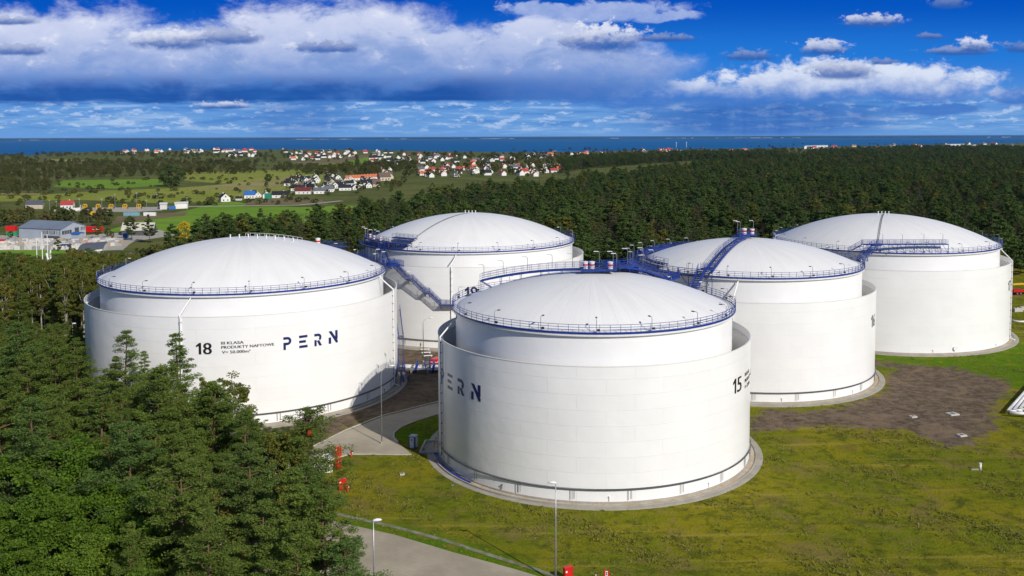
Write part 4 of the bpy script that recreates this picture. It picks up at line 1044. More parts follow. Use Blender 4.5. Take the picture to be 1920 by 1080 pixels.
# ------------------------------------------------------------------ trees
def leaf_quads(C, size, rg, flat=0.0, asp=.5, up=0.0):
    n = len(C); a = rg.normal(size=(n, 3)); a[:, 2] *= (1-flat); a /= np.linalg.norm(a, axis=1)[:, None]+1e-9
    b = rg.normal(size=(n, 3)); b[:, 2] = b[:, 2]*(1-flat)+up; b -= a*(a*b).sum(1)[:, None]; b /= np.linalg.norm(b, axis=1)[:, None]+1e-9
    s = size*(.6+.8*rg.random((n, 1))); u = a*s*.5; v = b*s*.5*asp
    V = np.stack([C-u, C-v*.9+u*.1, C+u, C+v*.9-u*.1], 1).reshape(-1, 3)
    F = np.arange(4*n).reshape(n, 4)
    return V, F
def trunk_mesh(mb, h, r, bend, top, rg, n=8):
    P, rd = [], []
    for k in range(8):
        t = k/7; P.append((bend[0]*math.sin(t*2.2)*t, bend[1]*math.sin(t*1.8)*t, h*t*top)); rd.append(r*(1-t*.82)*(1.25 if k == 0 else 1))
    mb.tube(P, r, n, True, rd); return P
def make_pine(seed, h, crown0=.35, width=3.6, whorls=22, tufts=5, per=34, size=.42, spire=1.0, gap=.12, nbr=6, flat=.6):
    rg = np.random.default_rng(seed); mb = MB(); bend = rg.uniform(-.9, .9, 2)
    trunk_mesh(mb, h, .24*h/20, bend, .97, rg, 8)
    centers, sizes = [], []
    phase = 0
    for w in range(whorls):
        t = w/(whorls-1); z = h*(crown0+(1-crown0)*t*.985)
        tt = t; L0 = width*((1-tt)**(.75*spire))*(.55+.45*min(1, (tt+.12)/.35)) + .25
        zz = z/(h*.97); ax, ay_ = bend[0]*math.sin(zz*2.2)*zz, bend[1]*math.sin(zz*1.8)*zz
        phase += 2.4
        for k in range(nbr):
            if rg.random() < gap: continue
            a = phase+2*PI*k/nbr+rg.normal()*.3; L = L0*rg.uniform(.6, 1.22)
            rise = rg.uniform(-.02, .30)+.35*tt
            p0_ = np.array([ax, ay_, z]); d = np.array([math.cos(a), math.sin(a), rise])
            if L > .9 and rg.random() < .8: mb.tube([tuple(p0_), tuple(p0_+d*L*.5-[0, 0, .05*L]), tuple(p0_+d*L*.92)], .03, 3, False, [.02+.018*L, .014+.01*L, .01])
            nt_ = max(1, int(tufts*L/width+.6))
            for j in range(nt_):
                s = (.35+.65*(j+.5)/nt_) if L > 1 else .7
                c_ = p0_+d*L*s+rg.normal(size=3)*[.28, .28, .14]*min(1, L/2); c_[2] += .10*L*s*s
                m_ = int(per*rg.uniform(.6, 1.3)); rad = (.50+.30*L/width)*rg.uniform(.75, 1.3)*(width/3.8)
                q = rg.normal(size=(m_, 3)); q /= np.linalg.norm(q, axis=1)[:, None]; q *= (rg.random((m_, 1))**.5)*rad; q[:, 2] *= .48
                centers.append(q+c_)
    C = np.concatenate(centers)
    V, F = leaf_quads(C, size, rg, flat, .5, .0)
    return mb, V, F
def make_broad(seed, h, crown0=.25, width=4.2, clumps=70, per=110, size=.36, mat_=None, cat=None, slim=1.0, limbs=9):
    rg = np.random.default_rng(seed); mb = MB(); bend = rg.uniform(-.6, .6, 2); trunk_mesh(mb, h, .2*h/16, bend, .86, rg, 8)
    cz = h*(crown0+1)/2; rz = h*(1-crown0)/2
    cs = []
    for k in range(clumps):
        d = rg.normal(size=3); d /= np.linalg.norm(d); rr = rg.uniform(.35, 1.0)**.45
        zf = d[2]*rr; wz = width*slim*(1-.28*max(0, zf))
        cs.append([d[0]*wz*rr*.92, d[1]*wz*rr*.92, cz+rz*zf*.94])
    centers = []
    for c_ in cs:
        m_ = int(per*rg.uniform(.5, 1.4)); rad = rg.uniform(.6, 1.25)*width/4.2
        q = rg.normal(size=(m_, 3)); q /= np.linalg.norm(q, axis=1)[:, None]; q *= (rg.random((m_, 1))**.4)*rad; q[:, 2] *= .72
        centers.append(q+np.array(c_))
    for k in range(limbs):
        c_ = cs[k*len(cs)//limbs]; z0 = h*rg.uniform(crown0*.8, .6); mb.tube([(0, 0, z0), (c_[0]*.4, c_[1]*.4, z0+(c_[2]-z0)*.55), tuple(c_)], .05, 4, False, [.1*h/16, .06*h/16, .02])
    V, F = leaf_quads(np.concatenate(centers), size, rg, .1, .7)
    return mb, V, F
def proto(name, gen, leafm, barkm):
    mb, V, F = gen
    tm = bpy.data.meshes.new('trunk'); tm.from_pydata(mb.v, [], mb.f); tm.materials.append(barkm)
    cm = np_mesh('crown', V, F); cm.materials.append(leafm)
    return (name, tm, cm)
def plant(pr, x, y, z, s, rz, label, cat, group):
    o = empty(pr[0], (x, y, z), rz); o.scale = (s[0], s[0], s[1]) if isinstance(s, tuple) else (s, s, s)
    tag(o, label, cat, group)
    for nm, me in (('trunk', pr[1]), ('crown', pr[2])):
        ch = bpy.data.objects.new(nm, me); col.objects.link(ch); ch.parent = o
    return o
# detailed prototypes
PN = [proto('pine_tree', make_pine(11+i, 22, c0, w, wh, 4, 150, .265, sp_, .24, 5), M_PINE, M_BARK) for i, (c0, w, wh, sp_) in enumerate([(.30, 4.6, 17, .8), (.22, 4.8, 19, 1.0), (.38, 4.2, 15, .7), (.18, 4.2, 20, 1.15), (.30, 5.2, 17, .65)])]
OK_ = [proto('oak_tree', make_broad(31+i, 14, .12, 4.6, 100, 260, .29), M_OAK, M_OBARK) for i in range(3)]
BI = [proto('birch_tree', make_broad(41+i, 17, .22, 2.7, 80, 120, .26, slim=1.0), M_BIRCH, M_BBARK) for i in range(3)]
# forest prototypes (coarser)
FP = [proto('pine_tree', make_pine(61+i, 18, .25, w, 10, 3, 80, .80, sp_, .15, 5), M_FOREST, M_FBARK) for i, (w, sp_) in enumerate([(5.6, .75), (5.0, .95), (6.2, .65), (5.2, 1.1), (5.8, .85)])]
FB = [proto('broadleaf_tree', make_broad(81+i, 13, .06, 4.2, 38, 55, .85, limbs=4), M_WOOD, M_OBARK) for i in range(4)]
BIG = proto('broadleaf_tree', make_broad(99, 13, -.05, 6.5, 120, 70, .6, limbs=4), M_GREENT, M_OBARK)
BU = [proto('bush', make_broad(91+i, 4, -.05, 2.8, 26, 26, .62, limbs=4), M_WOOD, M_OBARK) for i in range(3)]

def free(x, y, pad=3.0):
    for t, v in TK.items():
        if math.hypot(x-v[0], y-v[1]) < v[3]+pad: return False
    return True
rt = random.Random(5)
# hand-placed foreground trees: pixel of the tip, height, kind
FG = [((338, 626), 25, PN[3], 'tall dark pine whose tip overlaps the left of the number 18'), ((225, 622), 23, PN[1], 'slim pine tip in front of the left part of tank 18'),
      ((432, 688), 21, BI[0], 'thin light green birch rising right of the tall pine before tank 18'), ((566, 768), 22, PN[4], 'broad pine at the right end of the pine group by the white container'),
      ((505, 800), 20, BI[1], 'light green birch between two pines below the tank 18 lettering'), ((612, 925), 20, PN[0], 'wide pine leaning over the bottom road at the edge of the grass'),
      ((40, 606), 25, PN[0], 'big pine at the far left edge beside the sandy clearing'), ((150, 640), 22, PN[2], 'pine just left of tank 18 below the birches'), ((95, 655), 22, PN[4], 'round-topped pine below the sandy clearing'),
      ((285, 690), 23, PN[1], 'pine left of the tallest pine before tank 18'), ((390, 725), 22, PN[2], 'pine standing close right of the tallest pine'), ((180, 720), 23, PN[3], 'pine in the middle of the left pine group'),
      ((60, 745), 24, PN[1], 'pine at the left edge halfway down the picture'), ((470, 830), 22, PN[0], 'pine right of the centre of the foreground wood'), ((560, 880), 22, PN[3], 'pine behind the wide road-side pine'),
      ((245, 790), 22, PN[4], 'broad pine in the centre of the foreground wood'), ((120, 810), 18, OK_[0], 'bright green oak at the left with rounded leafy crown'), ((20, 850), 17, OK_[1], 'bright green oak at the lower left edge'),
      ((340, 850), 23, PN[0], 'pine with orange upper trunk in the lower foreground'), ((200, 880), 16, OK_[2], 'low bright oak below the centre pines'), ((90, 935), 15, OK_[0], 'oak in the lower left corner'),
      ((400, 905), 17, BI[2], 'slender birch at the lower middle of the foreground wood'), ((480, 940), 21, PN[2], 'dark pine at the bottom middle'), ((570, 985), 20, PN[1], 'pine at the bottom edge beside the road'),
      ((285, 960), 14, OK_[1], 'oak near the bottom edge left of centre'), ((390, 1010), 20, PN[4], 'pine cut by the bottom edge'), ((640, 1020), 17, PN[4], 'pine branch tip reaching over the bottom road'), ((165, 1000), 13, OK_[2], 'small oak by the brown clearing at the bottom'),
      ((20, 1010), 14, OK_[0], 'bright oak in the very corner of the picture'), ((530, 800), 20, BI[2], 'light birch crown between the bright birch and the broad pine at the right'), ((583, 872), 21, PN[0], 'pine just in front of the white site container'), ((452, 775), 20, PN[1], 'pine rising behind the birches below the company lettering'), ((398, 715), 22, PN[0], 'pine shoulder to shoulder with the tallest pine on its right'), ((296, 690), 22, PN[4], 'pine shoulder to shoulder with the tallest pine on its left'),
      ((0, 690), 24, PN[2], 'pine on the left picture edge under the clearing')]
placed = []
for (px, py), h, pr, lab in FG:
    x, y = U(px, py, h); hp = 22 if pr in PN else (14 if pr in OK_ else 17)
    s = h/hp
    while not free(x, y, 4.5): x, y = x*.985, y*.985; s *= 1.0
    cat = {'pine_tree': 'pine tree', 'oak_tree': 'oak tree', 'birch_tree': 'birch tree'}[pr[0]]
    plant(pr, x, y, 0, (s*1.25, s), rt.uniform(0, 6.28), lab, cat, None); placed.append((x, y))
# fill trees of the foreground wood
fgpoly = [U(-60, 1250)] + [U(-60, 640), U(150, 655), U(160, 705), U(260, 800), U(420, 840), U(520, 858), U(575, 905), U(590, 945), U(540, 975), U(490, 1150), U(640, 1300)]
npine = noak = nbir = 0
xs_ = [p[0] for p in fgpoly]; ys_ = [p[1] for p in fgpoly]; tries = 0
while tries < 2600 and len(placed) < 165:
    tries += 1
    x, y = rt.uniform(min(xs_), max(xs_)), rt.uniform(min(ys_), max(ys_))
    if sdist(fgpoly, np.array([x]), np.array([y]))[0] < 0 or not free(x, y, 4.5) or any((x-a)**2+(y-b)**2 < 4.9**2 for a, b in placed): continue
    px, py = PX(x, y, 0)
    near_o = y < 124 and px < 420
    k = rt.random()
    if near_o and k < .6: pr = rt.choice(OK_); h = rt.uniform(10, 14); s = h/14; lab, cat, g = 'bright green oak filling the lower left of the foreground wood', 'oak tree', 'oaks in the foreground wood'
    elif k < .2: pr = rt.choice(BI); h = rt.uniform(13, 17); s = h/17; lab, cat, g = 'pale green birch mixed into the foreground pines', 'birch tree', 'birches in the foreground wood'
    else: pr = rt.choice(PN); h = rt.uniform(13, 21.5); s = h/22; lab, cat, g = 'dark green pine packed in the foreground wood', 'pine tree', 'pines in the foreground wood'
    # keep below the outline of the wood seen in the picture
    lim = np.interp(px, [0, 140, 200, 300, 340, 400, 440, 500, 570, 640, 680], [590, 600, 628, 655, 640, 700, 740, 785, 790, 890, 1000])
    while PX(x, y, h)[1] < lim+8 and h > 7: h -= .5
    if h <= 8: continue
    s = h/{'pine_tree': 22, 'oak_tree': 14, 'birch_tree': 17}[pr[0]]
    placed.append((x, y)); plant(pr, x, y, 0, (max(s, .7), s), rt.uniform(0, 6.28), lab, cat, g)
# birch and pine belt left of tank 18
beltpoly = [U(-60, 640), U(60, 640), U(150, 640), (-112, 276.3), (-95, 299.3), (-70, 312.7), (-72, 353.2), (-150, 390.9), (-260, 404.4), (-260, 202.2)]
bx = [p[0] for p in beltpoly]; by = [p[1] for p in beltpoly]; cnt = 0; tries = 0; belt = []
while tries < 16000 and cnt < 230:
    tries += 1; x, y = rt.uniform(min(bx), max(bx)), rt.uniform(min(by), max(by))
    if sdist(beltpoly, np.array([x]), np.array([y]))[0] < 0 or not free(x, y, 4) or any((x-a)**2+(y-b)**2 < 4.6**2 for a, b in belt): continue
    if sdist(soilD, np.array([x]), np.array([y]))[0] > -1 or not -45 < PX(x, y, 8)[0] < 260: continue
    px, py = PX(x, y, 0); k = rt.random(); pb = .80 if px > 75 else .45
    if k < pb: pr = rt.choice(BI); h = rt.uniform(17, 24); s = h/17; lab, cat, g = 'slender birch with pale trunk in the belt left of tank 18', 'birch tree', 'birches left of tank 18'
    else: pr = rt.choice(PN); h = rt.uniform(16, 23); s = h/22; lab, cat, g = 'pine in the belt left of tank 18', 'pine tree', 'pines left of tank 18'
    lim = np.interp(px, [0, 40, 90, 140, 200], [474, 470, 486, 462, 470])
    while PX(x, y, h)[1] < lim and h > 6: h -= .5
    if h < 7: continue
    s = h/(17 if pr in BI else 22)
    belt.append((x, y)); cnt += 1; plant(pr, x, y, 0, (max(s, .75), s), rt.uniform(0, 6.28), lab, cat, g)
for px, py, h in ((133, 470, 19), (96, 520, 16)):
    x, y = U(px, py, h); plant(BI[0], x, y, 0, h/17, 1, 'tall birch with white trunk standing closest left of tank 18' if px > 100 else 'birch right of the sandy clearing', 'birch tree', None)

# ---- forest: list of (x, y, s) for pines and broadleaves
def scatter(poly, spacing, seed, far_grow=0.0):
    rg = np.random.default_rng(seed); P = np.array(poly); x0_, y0_ = P.min(0); x1_, y1_ = P.max(0)
    out = []; y = y0_
    while y < y1_:
        sp_ = spacing*(1+far_grow*max(0, y-675)/1350); xs__ = np.arange(x0_, x1_, sp_); xx = xs__+rg.uniform(-.42, .42, len(xs__))*sp_; yy = y+rg.uniform(-.42, .42, len(xs__))*sp_
        out.append(np.stack([xx, yy], 1)); y += sp_
    Q = np.concatenate(out); return Q[sdist(poly, Q[:, 0], Q[:, 1]) > 0]
main_forest = [(-62, 393.6), (-30, 380.1), (20, 374.7), (95, 353.2), (150, 361.3), (215, 393.6), (262, 444.8), (330, 444.8), (760, 1294.1), (1500, 2561.2), (2300, 3909.2), (1640, 4044), (900, 2898.2), (620, 2156.8), (300, 1644.6), (160, 1294.1), (84, 1159.3), (44, 990.8), (-70, 862.7), (-106, 674), (-112, 566.2), (-85, 458.3)]
pine_pts = scatter(main_forest, 8.4, 1, .8)
pine_pts = pine_pts[[free(x, y, 8) for x, y in pine_pts]]
back_wood = [U(1050, 326), U(1110, 316), U(1300, 302), U(1470, 297), U(1470, 292), U(1250, 294), U(1130, 299), U(1060, 308)]
belt2 = [(-170, 444.8), (-120, 444.8), (-95, 465.1), (-108, 566.2), (-150, 550), (-200, 528.4), (-205, 485.3)]
pine_pts = np.concatenate([pine_pts, scatter(belt2, 6.8, 2), scatter(back_wood, 11, 4)])
more = [U(-60, 425), U(215, 424), U(232, 402), U(150, 401), U(40, 397), U(-60, 395)]       # belt behind the hall
woods = [[U(-60, 333), U(60, 339), U(110, 337), U(240, 331), U(480, 326), U(480, 307), U(300, 303), U(150, 304), U(-60, 300)],
         [U(-60, 303), U(100, 299), U(130, 293), U(200, 292), U(330, 296), U(560, 298), U(560, 293), U(300, 288), U(130, 288), U(-60, 293)],
         [U(500, 324), U(540, 322), U(620, 330), U(700, 328), U(790, 318), U(780, 306), U(720, 304), U(640, 313), U(520, 313)],
         more, [U(-60, 366), U(40, 366), U(100, 357), U(80, 345), U(-60, 340)], [U(700, 290), U(1000, 300), U(1060, 318), U(1300, 300), U(1500, 290), U(1700, 281), U(1700, 276), U(1440, 281), U(1250, 285), U(1000, 290), U(850, 288)],
         [(-260, 404.4), (-150, 393.6), (-75, 361.3), (-66, 404.4), (-120, 434.1), (-190, 471.8), (-290, 474.5)], [U(900, 322), U(1060, 330), U(1060, 318), U(960, 300), U(880, 306)]]
BP = [scatter(w, sp_, 20+i, .8) for i, (w, sp_) in enumerate(zip(woods, (11, 15, 10, 7, 9, 16, 6.5, 15)))]
# keep the outlines of the broad belts loose
rg = np.random.default_rng(3); BPa = np.concatenate(BP); BPa = BPa[rg.random(len(BPa)) < .86]
def yard_ok(x, y):
    if y > 546:
        px, py = PX(x, y, 6); return y > 775 or py > np.interp(px, [0, 120, 235, 300], [402, 398, 402, 380])
    px, py = PX(x, y, 11); return px > 400 or py > np.interp(px, [0, 230, 300, 320, 375, 390], [484, 472, 455, 452, 446, 395])
def px_scatter(n, x0_, x1_, y0_, y1_, seed, thr):
    r = np.random.default_rng(seed); qx = r.uniform(x0_, x1_, n); qy = r.uniform(y0_, y1_, n)
    f = np.sin(qx*.05+2*np.sin(qy*.4))+np.sin(qy*.9+qx*.021)+r.normal(size=n)*.7
    return np.array([U(a, b) for a, b, c_ in zip(qx, qy, f) if c_ > thr])
SCRUB = np.concatenate([px_scatter(1500, -40, 560, 330, 386, 41, .75), px_scatter(900, -40, 560, 300, 332, 42, .2), px_scatter(160, 350, 700, 352, 384, 43, .4)])
VT = np.concatenate([px_scatter(420, 180, 760, 282, 306, 44, -.4), px_scatter(520, 690, 1070, 289, 334, 45, -.3), px_scatter(420, 960, 1500, 280, 300, 46, -.5), px_scatter(220, 1400, 1910, 270, 284, 47, -.6), px_scatter(110, 540, 760, 328, 362, 48, 0)])
BPa = np.concatenate([BPa, VT])
BPa = np.array([p for p in BPa if yard_ok(*p)]); pine_pts = np.array([p for p in pine_pts if yard_ok(*p)])
def size_order(P): return P[np.argsort(P[:, 1])]
def infr(P, m=60):
    px = X0+P[:, 0]/P[:, 1]*FPX; return P[(px > -m) & (px < 1920+m)]
pine_pts = size_order(infr(pine_pts)); BPa = size_order(infr(BPa))
def indiv(P, protos, n, lab, cat, g, h0, smin_, smax_, seed):
    r = random.Random(seed)
    for x, y in P[:n]:
        pr = r.choice(protos); s = r.uniform(smin_, smax_)
        while PX(x, y, h0*s)[1] < h_lim(x, y): s *= .93
        plant(pr, float(x), float(y), -.1, (s*r.uniform(.9, 1.15), s), r.uniform(0, 6.28), lab, cat, g)
def h_lim(x, y): return 0
NPI = 299 - sum(1 for o in col.objects if o.parent is None and o.name.startswith('pine_tree')) - 4
indiv(pine_pts, FP, NPI, 'tall dark green pine at the near edge of the forest behind the tanks', 'pine tree', 'pines at the forest edge behind the tanks', 18, .72, 1.2, 1)
indiv(BPa, FB, 120, 'olive broadleaf tree in the belt behind tank 18', 'broadleaf tree', 'broadleaf trees behind tank 18', 13, .6, 1.15, 2)
def stuff(name, P, protos, smin_, smax_, label, cat, seed, grow=0.0):
    rg = np.random.default_rng(seed); n = len(P); me = bpy.data.meshes.new(name); me.vertices.add(n)
    me.vertices.foreach_set('co', np.stack([P[:, 0], P[:, 1], np.full(n, -.3)], 1).astype(np.float32).ravel())
    g = 1+grow*np.clip(P[:, 1]-675, 0, 3400)/1350
    sc = rg.uniform(smin_, smax_, n); a = me.attributes.new('sc', 'FLOAT_VECTOR', 'POINT'); a.data.foreach_set('vector', np.stack([sc*g*rg.uniform(.9, 1.2, n), sc*g*rg.uniform(.9, 1.2, n), sc], 1).astype(np.float32).ravel())
    a = me.attributes.new('ro', 'FLOAT_VECTOR', 'POINT'); a.data.foreach_set('vector', np.stack([rg.normal(size=n)*.03, rg.normal(size=n)*.03, rg.uniform(0, 6.28, n)], 1).astype(np.float32).ravel())
    a = me.attributes.new('ix', 'INT', 'POINT'); a.data.foreach_set('value', rg.integers(0, len(protos), n).astype(np.int32))
    ob = bpy.data.objects.new(name, me); col.objects.link(ob); tag(ob, label, cat, None, 'stuff')
    ng = bpy.data.node_groups.new(name, 'GeometryNodeTree'); ng.interface.new_socket('Geometry', in_out='INPUT', socket_type='NodeSocketGeometry'); ng.interface.new_socket('Geometry', in_out='OUTPUT', socket_type='NodeSocketGeometry')
    N = ng.nodes; L = ng.links; gi = N.new('NodeGroupInput'); go = N.new('NodeGroupOutput')
    iop = N.new('GeometryNodeInstanceOnPoints'); jn = N.new('GeometryNodeJoinGeometry')
    for pr in reversed(protos):
        g2i = N.new('GeometryNodeGeometryToInstance')
        for ch in (pr[4], pr[3]):
            oi = N.new('GeometryNodeObjectInfo'); oi.transform_space = 'ORIGINAL'; oi.inputs['Object'].default_value = ch; L.new(oi.outputs['Geometry'], g2i.inputs[0])
        L.new(g2i.outputs[0], jn.inputs[0])
    def attr(nm, ty):
        q = N.new('GeometryNodeInputNamedAttribute'); q.data_type = ty; q.inputs['Name'].default_value = nm; return q.outputs[0]
    L.new(gi.outputs[0], iop.inputs['Points']); L.new(jn.outputs[0], iop.inputs['Instance']); iop.inputs['Pick Instance'].default_value = True
    L.new(attr('ix', 'INT'), iop.inputs['Instance Index']); L.new(attr('sc', 'FLOAT_VECTOR'), iop.inputs['Scale'])
    e2r = N.new('FunctionNodeEulerToRotation'); L.new(attr('ro', 'FLOAT_VECTOR'), e2r.inputs[0]); L.new(e2r.outputs[0], iop.inputs['Rotation'])
    L.new(iop.outputs[0], go.inputs[0]); md_ = ob.modifiers.new('scatter', 'NODES'); md_.node_group = ng
    return ob
def with_objs(protos):
    """find one planted trunk and crown of each prototype, to scatter more of the same"""
    out = []
    for pr in protos:
        tr = next(o for o in col.objects if o.type == 'MESH' and o.data == pr[1]); cr = next(o for o in col.objects if o.type == 'MESH' and o.data == pr[2]); out.append((*pr, tr, cr))
    return out
# bushes scattered in the meadows
bush_px = [(186, 354, 1.6), (218, 347, 1.2), (228, 357, 1.3), (243, 357, 1.0), (172, 361, 1.0), (145, 352, .9), (275, 337, 1.3), (205, 377, 1.3), (260, 372, 1.6), (300, 372, 1.6), (322, 370, 1.2), (362, 336, 1.1), (378, 336, .9), (396, 337, .8), (412, 336, .8), (425, 338, 1.0), (440, 337, 1.3), (470, 336, 1.0),
           (366, 363, 1.2), (373, 364, 1.0), (349, 378, 1.4), (408, 344, 1.0), (430, 344, 1.1), (392, 384, 1.1), (465, 379, 1.1), (350, 381, 1.3), (150, 369, 1.0), (110, 372, 1.1), (80, 374, 1.2), (50, 373, 1.3), (20, 372, 1.1), (120, 357, 1.0), (95, 362, 1.0), (560, 378, 1.3), (590, 380, 1.2), (575, 375, 1.0), (545, 375, .9), (520, 345, .8), (250, 345, .9)]
for i, (px, py, s) in enumerate(bush_px):
    x, y = U(px, py); plant(BU[i % 3], x, y, -.2, (s*1.3, s*.9), i*1.1, 'dark round bush growing in the open meadows', 'bush', 'bushes dotted over the meadows')
for px, py, s, lab, pr in ((322, 349, (2.5, 2.3), 'very large round dark tree standing alone in the meadow left of centre', BIG), (503, 340, (.85, .85), 'single round dark green tree in the meadow left of the white houses', BIG), (240, 374, (.8, 1.0), 'solitary slender brown tree behind the yellow gas pipes', FB[2]),
                      (633, 318, (1.4, 1.0), 'round tree at the near edge of the distant green field', FB[3]), (682, 326, (1.8, 1.3), 'broad round tree left of the orange roofed row', FB[0]), (500, 352, (.7, .6), 'small tree beside the house with the blue roof', FB[1])):
    x, y = U(px, py); plant(pr, x, y, -.2, s, .4, lab, 'tree', None)
YL = proto('yellow_tree', make_broad(97, 11, .05, 5.0, 40, 60, .6, limbs=4), M_YELLEAF, M_OBARK)
x, y = U(345, 455); plant(YL, x, y, -.2, 1.15, 0, 'bright yellow autumn tree behind tank 18', 'tree', None)
for i, (px, py, s) in enumerate(((184, 447, .55), (203, 445, .5), (247, 450, .8), (281, 455, .9), (210, 448, .4), (20, 447, .4), (109, 470, .5), (130, 478, .45))):
    x, y = U(px, py); plant(FP[i % 5] if i in (0, 2, 3) else FB[i % 4], x, y, -.2, s, i, ['small dark spruce right of the grey hall', 'rounded tree right of the grey hall before the red trailer', 'pointed conifer before the cream roofed barn', 'tallest dark conifer right of the barn', 'low tree beside the yard lamp', 'small tree by the stacked containers', 'round bush tree beside the block yard', 'low bush tree beside the access road'][i], 'tree', None)
stuff('forest', pine_pts[NPI:], with_objs(FP+FP+FP+FB[:2]), .62, 1.2, 'dense dark green pine forest stretching behind the tanks to the town', 'forest', 11, .35)
stuff('woodland', BPa[120:], with_objs(FB), .5, 1.05, 'olive and brown mixed woodland belts across the plain', 'woodland', 12, .3)

stuff('scrub', SCRUB, with_objs(BU), .45, 1.3, 'low dark scrub and hedge bushes dotted over the plain', 'scrub', 13, .25)

# ------------------------------------------------------------------ weeds and grass tufts on the site
rg = np.random.default_rng(77)
nw = 170000; wx_ = rg.uniform(-45, 190, nw); wy_ = rg.uniform(112, 330, nw)
ok = (np.abs(wx_/wy_*FPX+X0-1270) < 720)
def sampleg(A, x, y): return A[np.clip(((y-65)/1.5).astype(int), 0, A.shape[0]-1), np.clip(((x+190)/1.5).astype(int), 0, A.shape[1]-1)]
ok &= sampleg(soil, wx_, wy_) < .38 + rg.random(nw)*.1
for t, v in TK.items(): ok &= np.hypot(wx_-v[0], wy_-v[1]) > v[3]+2.7
r1, r2 = UP(road1), UP(road2); ok &= sdist(r1, wx_, wy_) < -.4; ok &= sdist(r2, wx_, wy_) < -.5
patch = np.sin(wx_*.21+np.sin(wy_*.13)*2)+np.sin(wy_*.27+wx_*.11)+.8*np.sin(wx_*.6+wy_*.5); ok &= (patch*.45+rg.normal(size=nw)*.75) > .75
wx_, wy_ = wx_[ok], wy_[ok]; n = len(wx_)
hgt = rg.uniform(.08, .24, n)*(1+.5*(patch[ok] > 1.2))
base = np.repeat(np.stack([wx_, wy_, np.zeros(n)], 1), 5, 0)+np.concatenate([rg.normal(size=(5*n, 2))*.22, np.zeros((5*n, 1))], 1)
hh = np.repeat(hgt, 5)*rg.uniform(.6, 1.2, 5*n); an = rg.uniform(0, PI, 5*n); wd = rg.uniform(.06, .16, 5*n)
tip = base+np.stack([rg.normal(size=5*n)*.2, rg.normal(size=5*n)*.2, hh], 1); sd = np.stack([np.cos(an)*wd, np.sin(an)*wd, np.zeros(5*n)], 1)
V = np.stack([base-sd, base+sd, tip+sd*.5, tip-sd*.5], 1).reshape(-1, 3); V[:, 2] -= .03
o = link_mesh('grass_tufts', np_mesh('grass_tufts', V, np.arange(len(V)).reshape(-1, 4)), M_WEED); tag(o, 'rough grass and weed tufts covering the site around the tanks', 'grass', None, 'stuff')

# ------------------------------------------------------------------ houses
ROOFS = {'black': mat('roof_black', (.022, .024, .030), .6, .2, .5), 'orange': mat('roof_orange', (.62, .15, .055), .7, .15, .5), 'red': mat('roof_red', (.42, .055, .045), .7, .15, .5), 'maroon': mat('roof_maroon', (.16, .03, .03), .7, .2, .5),
         'brown': mat('roof_brown', (.16, .11, .085), .7, .2, .5), 'blue': mat('roof_blue', (.03, .13, .42), .5, .1, .5), 'grey': mat('roof_grey', (.13, .14, .16), .6, .15, .5)}
WALLS = {'white': mat('render_white', (.74, .72, .68), .8, .06, .3), 'cream': mat('render_cream', (.58, .50, .38), .8, .08, .3)}
def house_proto(rc, wc, L, W, H, RH, name='house', det=True):
    o = empty(name, (0, 0, -500)); hl, hw = L/2, W/2
    m = MB(); m.box((0, 0, H/2), (L, W, H))
    m.add([(-hl, -hw, H), (-hl, hw, H), (-hl, 0, H+RH), (hl, -hw, H), (hl, hw, H), (hl, 0, H+RH)], [(0, 1, 2), (3, 5, 4)]); m.build('wall', WALLS[wc], o)
    m = MB(); ov = .5; k = RH/hw
    for s in (-1, 1):
        a = [(-hl-ov, s*(hw+ov), H-ov*k+.05), (hl+ov, s*(hw+ov), H-ov*k+.05), (hl+ov, 0, H+RH+.05), (-hl-ov, 0, H+RH+.05)]
        m.add(a+[(x, y, z+.25) for x, y, z in a], [(0, 1, 2, 3), (4, 7, 6, 5), (0, 4, 5, 1), (1, 5, 6, 2), (2, 6, 7, 3), (3, 7, 4, 0)])
    rf = m.build('roof', ROOFS[rc], o)
    m = MB(); m.box((hl*.3, hw*.2, H+RH+.3), (.7, .7, 1.6)); m.build('chimney', WALLS[wc], rf)
    if det:
        for s in (-1, 1):
            for x, z in ((-hl*.5, 1.6), (hl*.1, 1.6), (hl*.6, 1.6)): m = MB(); m.box((x, s*(hw+.02), z), (1.3, .08, 1.4)); m.build('window', M_GLASS, o)
            for y, z in ((-hw*.45, 1.6), (hw*.45, 1.6), (0, H+.9)): m = MB(); m.box((s*(hl+.02), y, z), (.08, 1.2, 1.4)); m.build('window', M_GLASS, o)
    return o
HP = {}
HS = .86
HLAB = {'black': 'white house with black gable roof', 'orange': 'white house with orange tiled roof', 'red': 'white house with red tiled roof', 'maroon': 'white house with dark maroon roof', 'brown': 'cream house with brown roof', 'grey': 'white house with grey roof', 'blue': 'white house with blue roof'}
def place_house(x, y, rz, rc, s, where, det=False, label=None, group=None, big=False, zs=1.0):
    key = (rc, det, big)
    if key not in HP:
        HP[key] = house_proto(rc, 'cream' if rc == 'brown' else 'white', 17 if big else 12, 10 if big else 9, 4.2, 4.0, 'house', det); o = HP[key]
    else: o = copy_tree(HP[key])
    o.location = (x, y, -.3); o.rotation_euler = (0, 0, rz); s *= HS; o.scale = (s, s, s*zs)
    tag(o, label or HLAB[rc]+' '+where, 'house', group)
    return o
hr = random.Random(21)
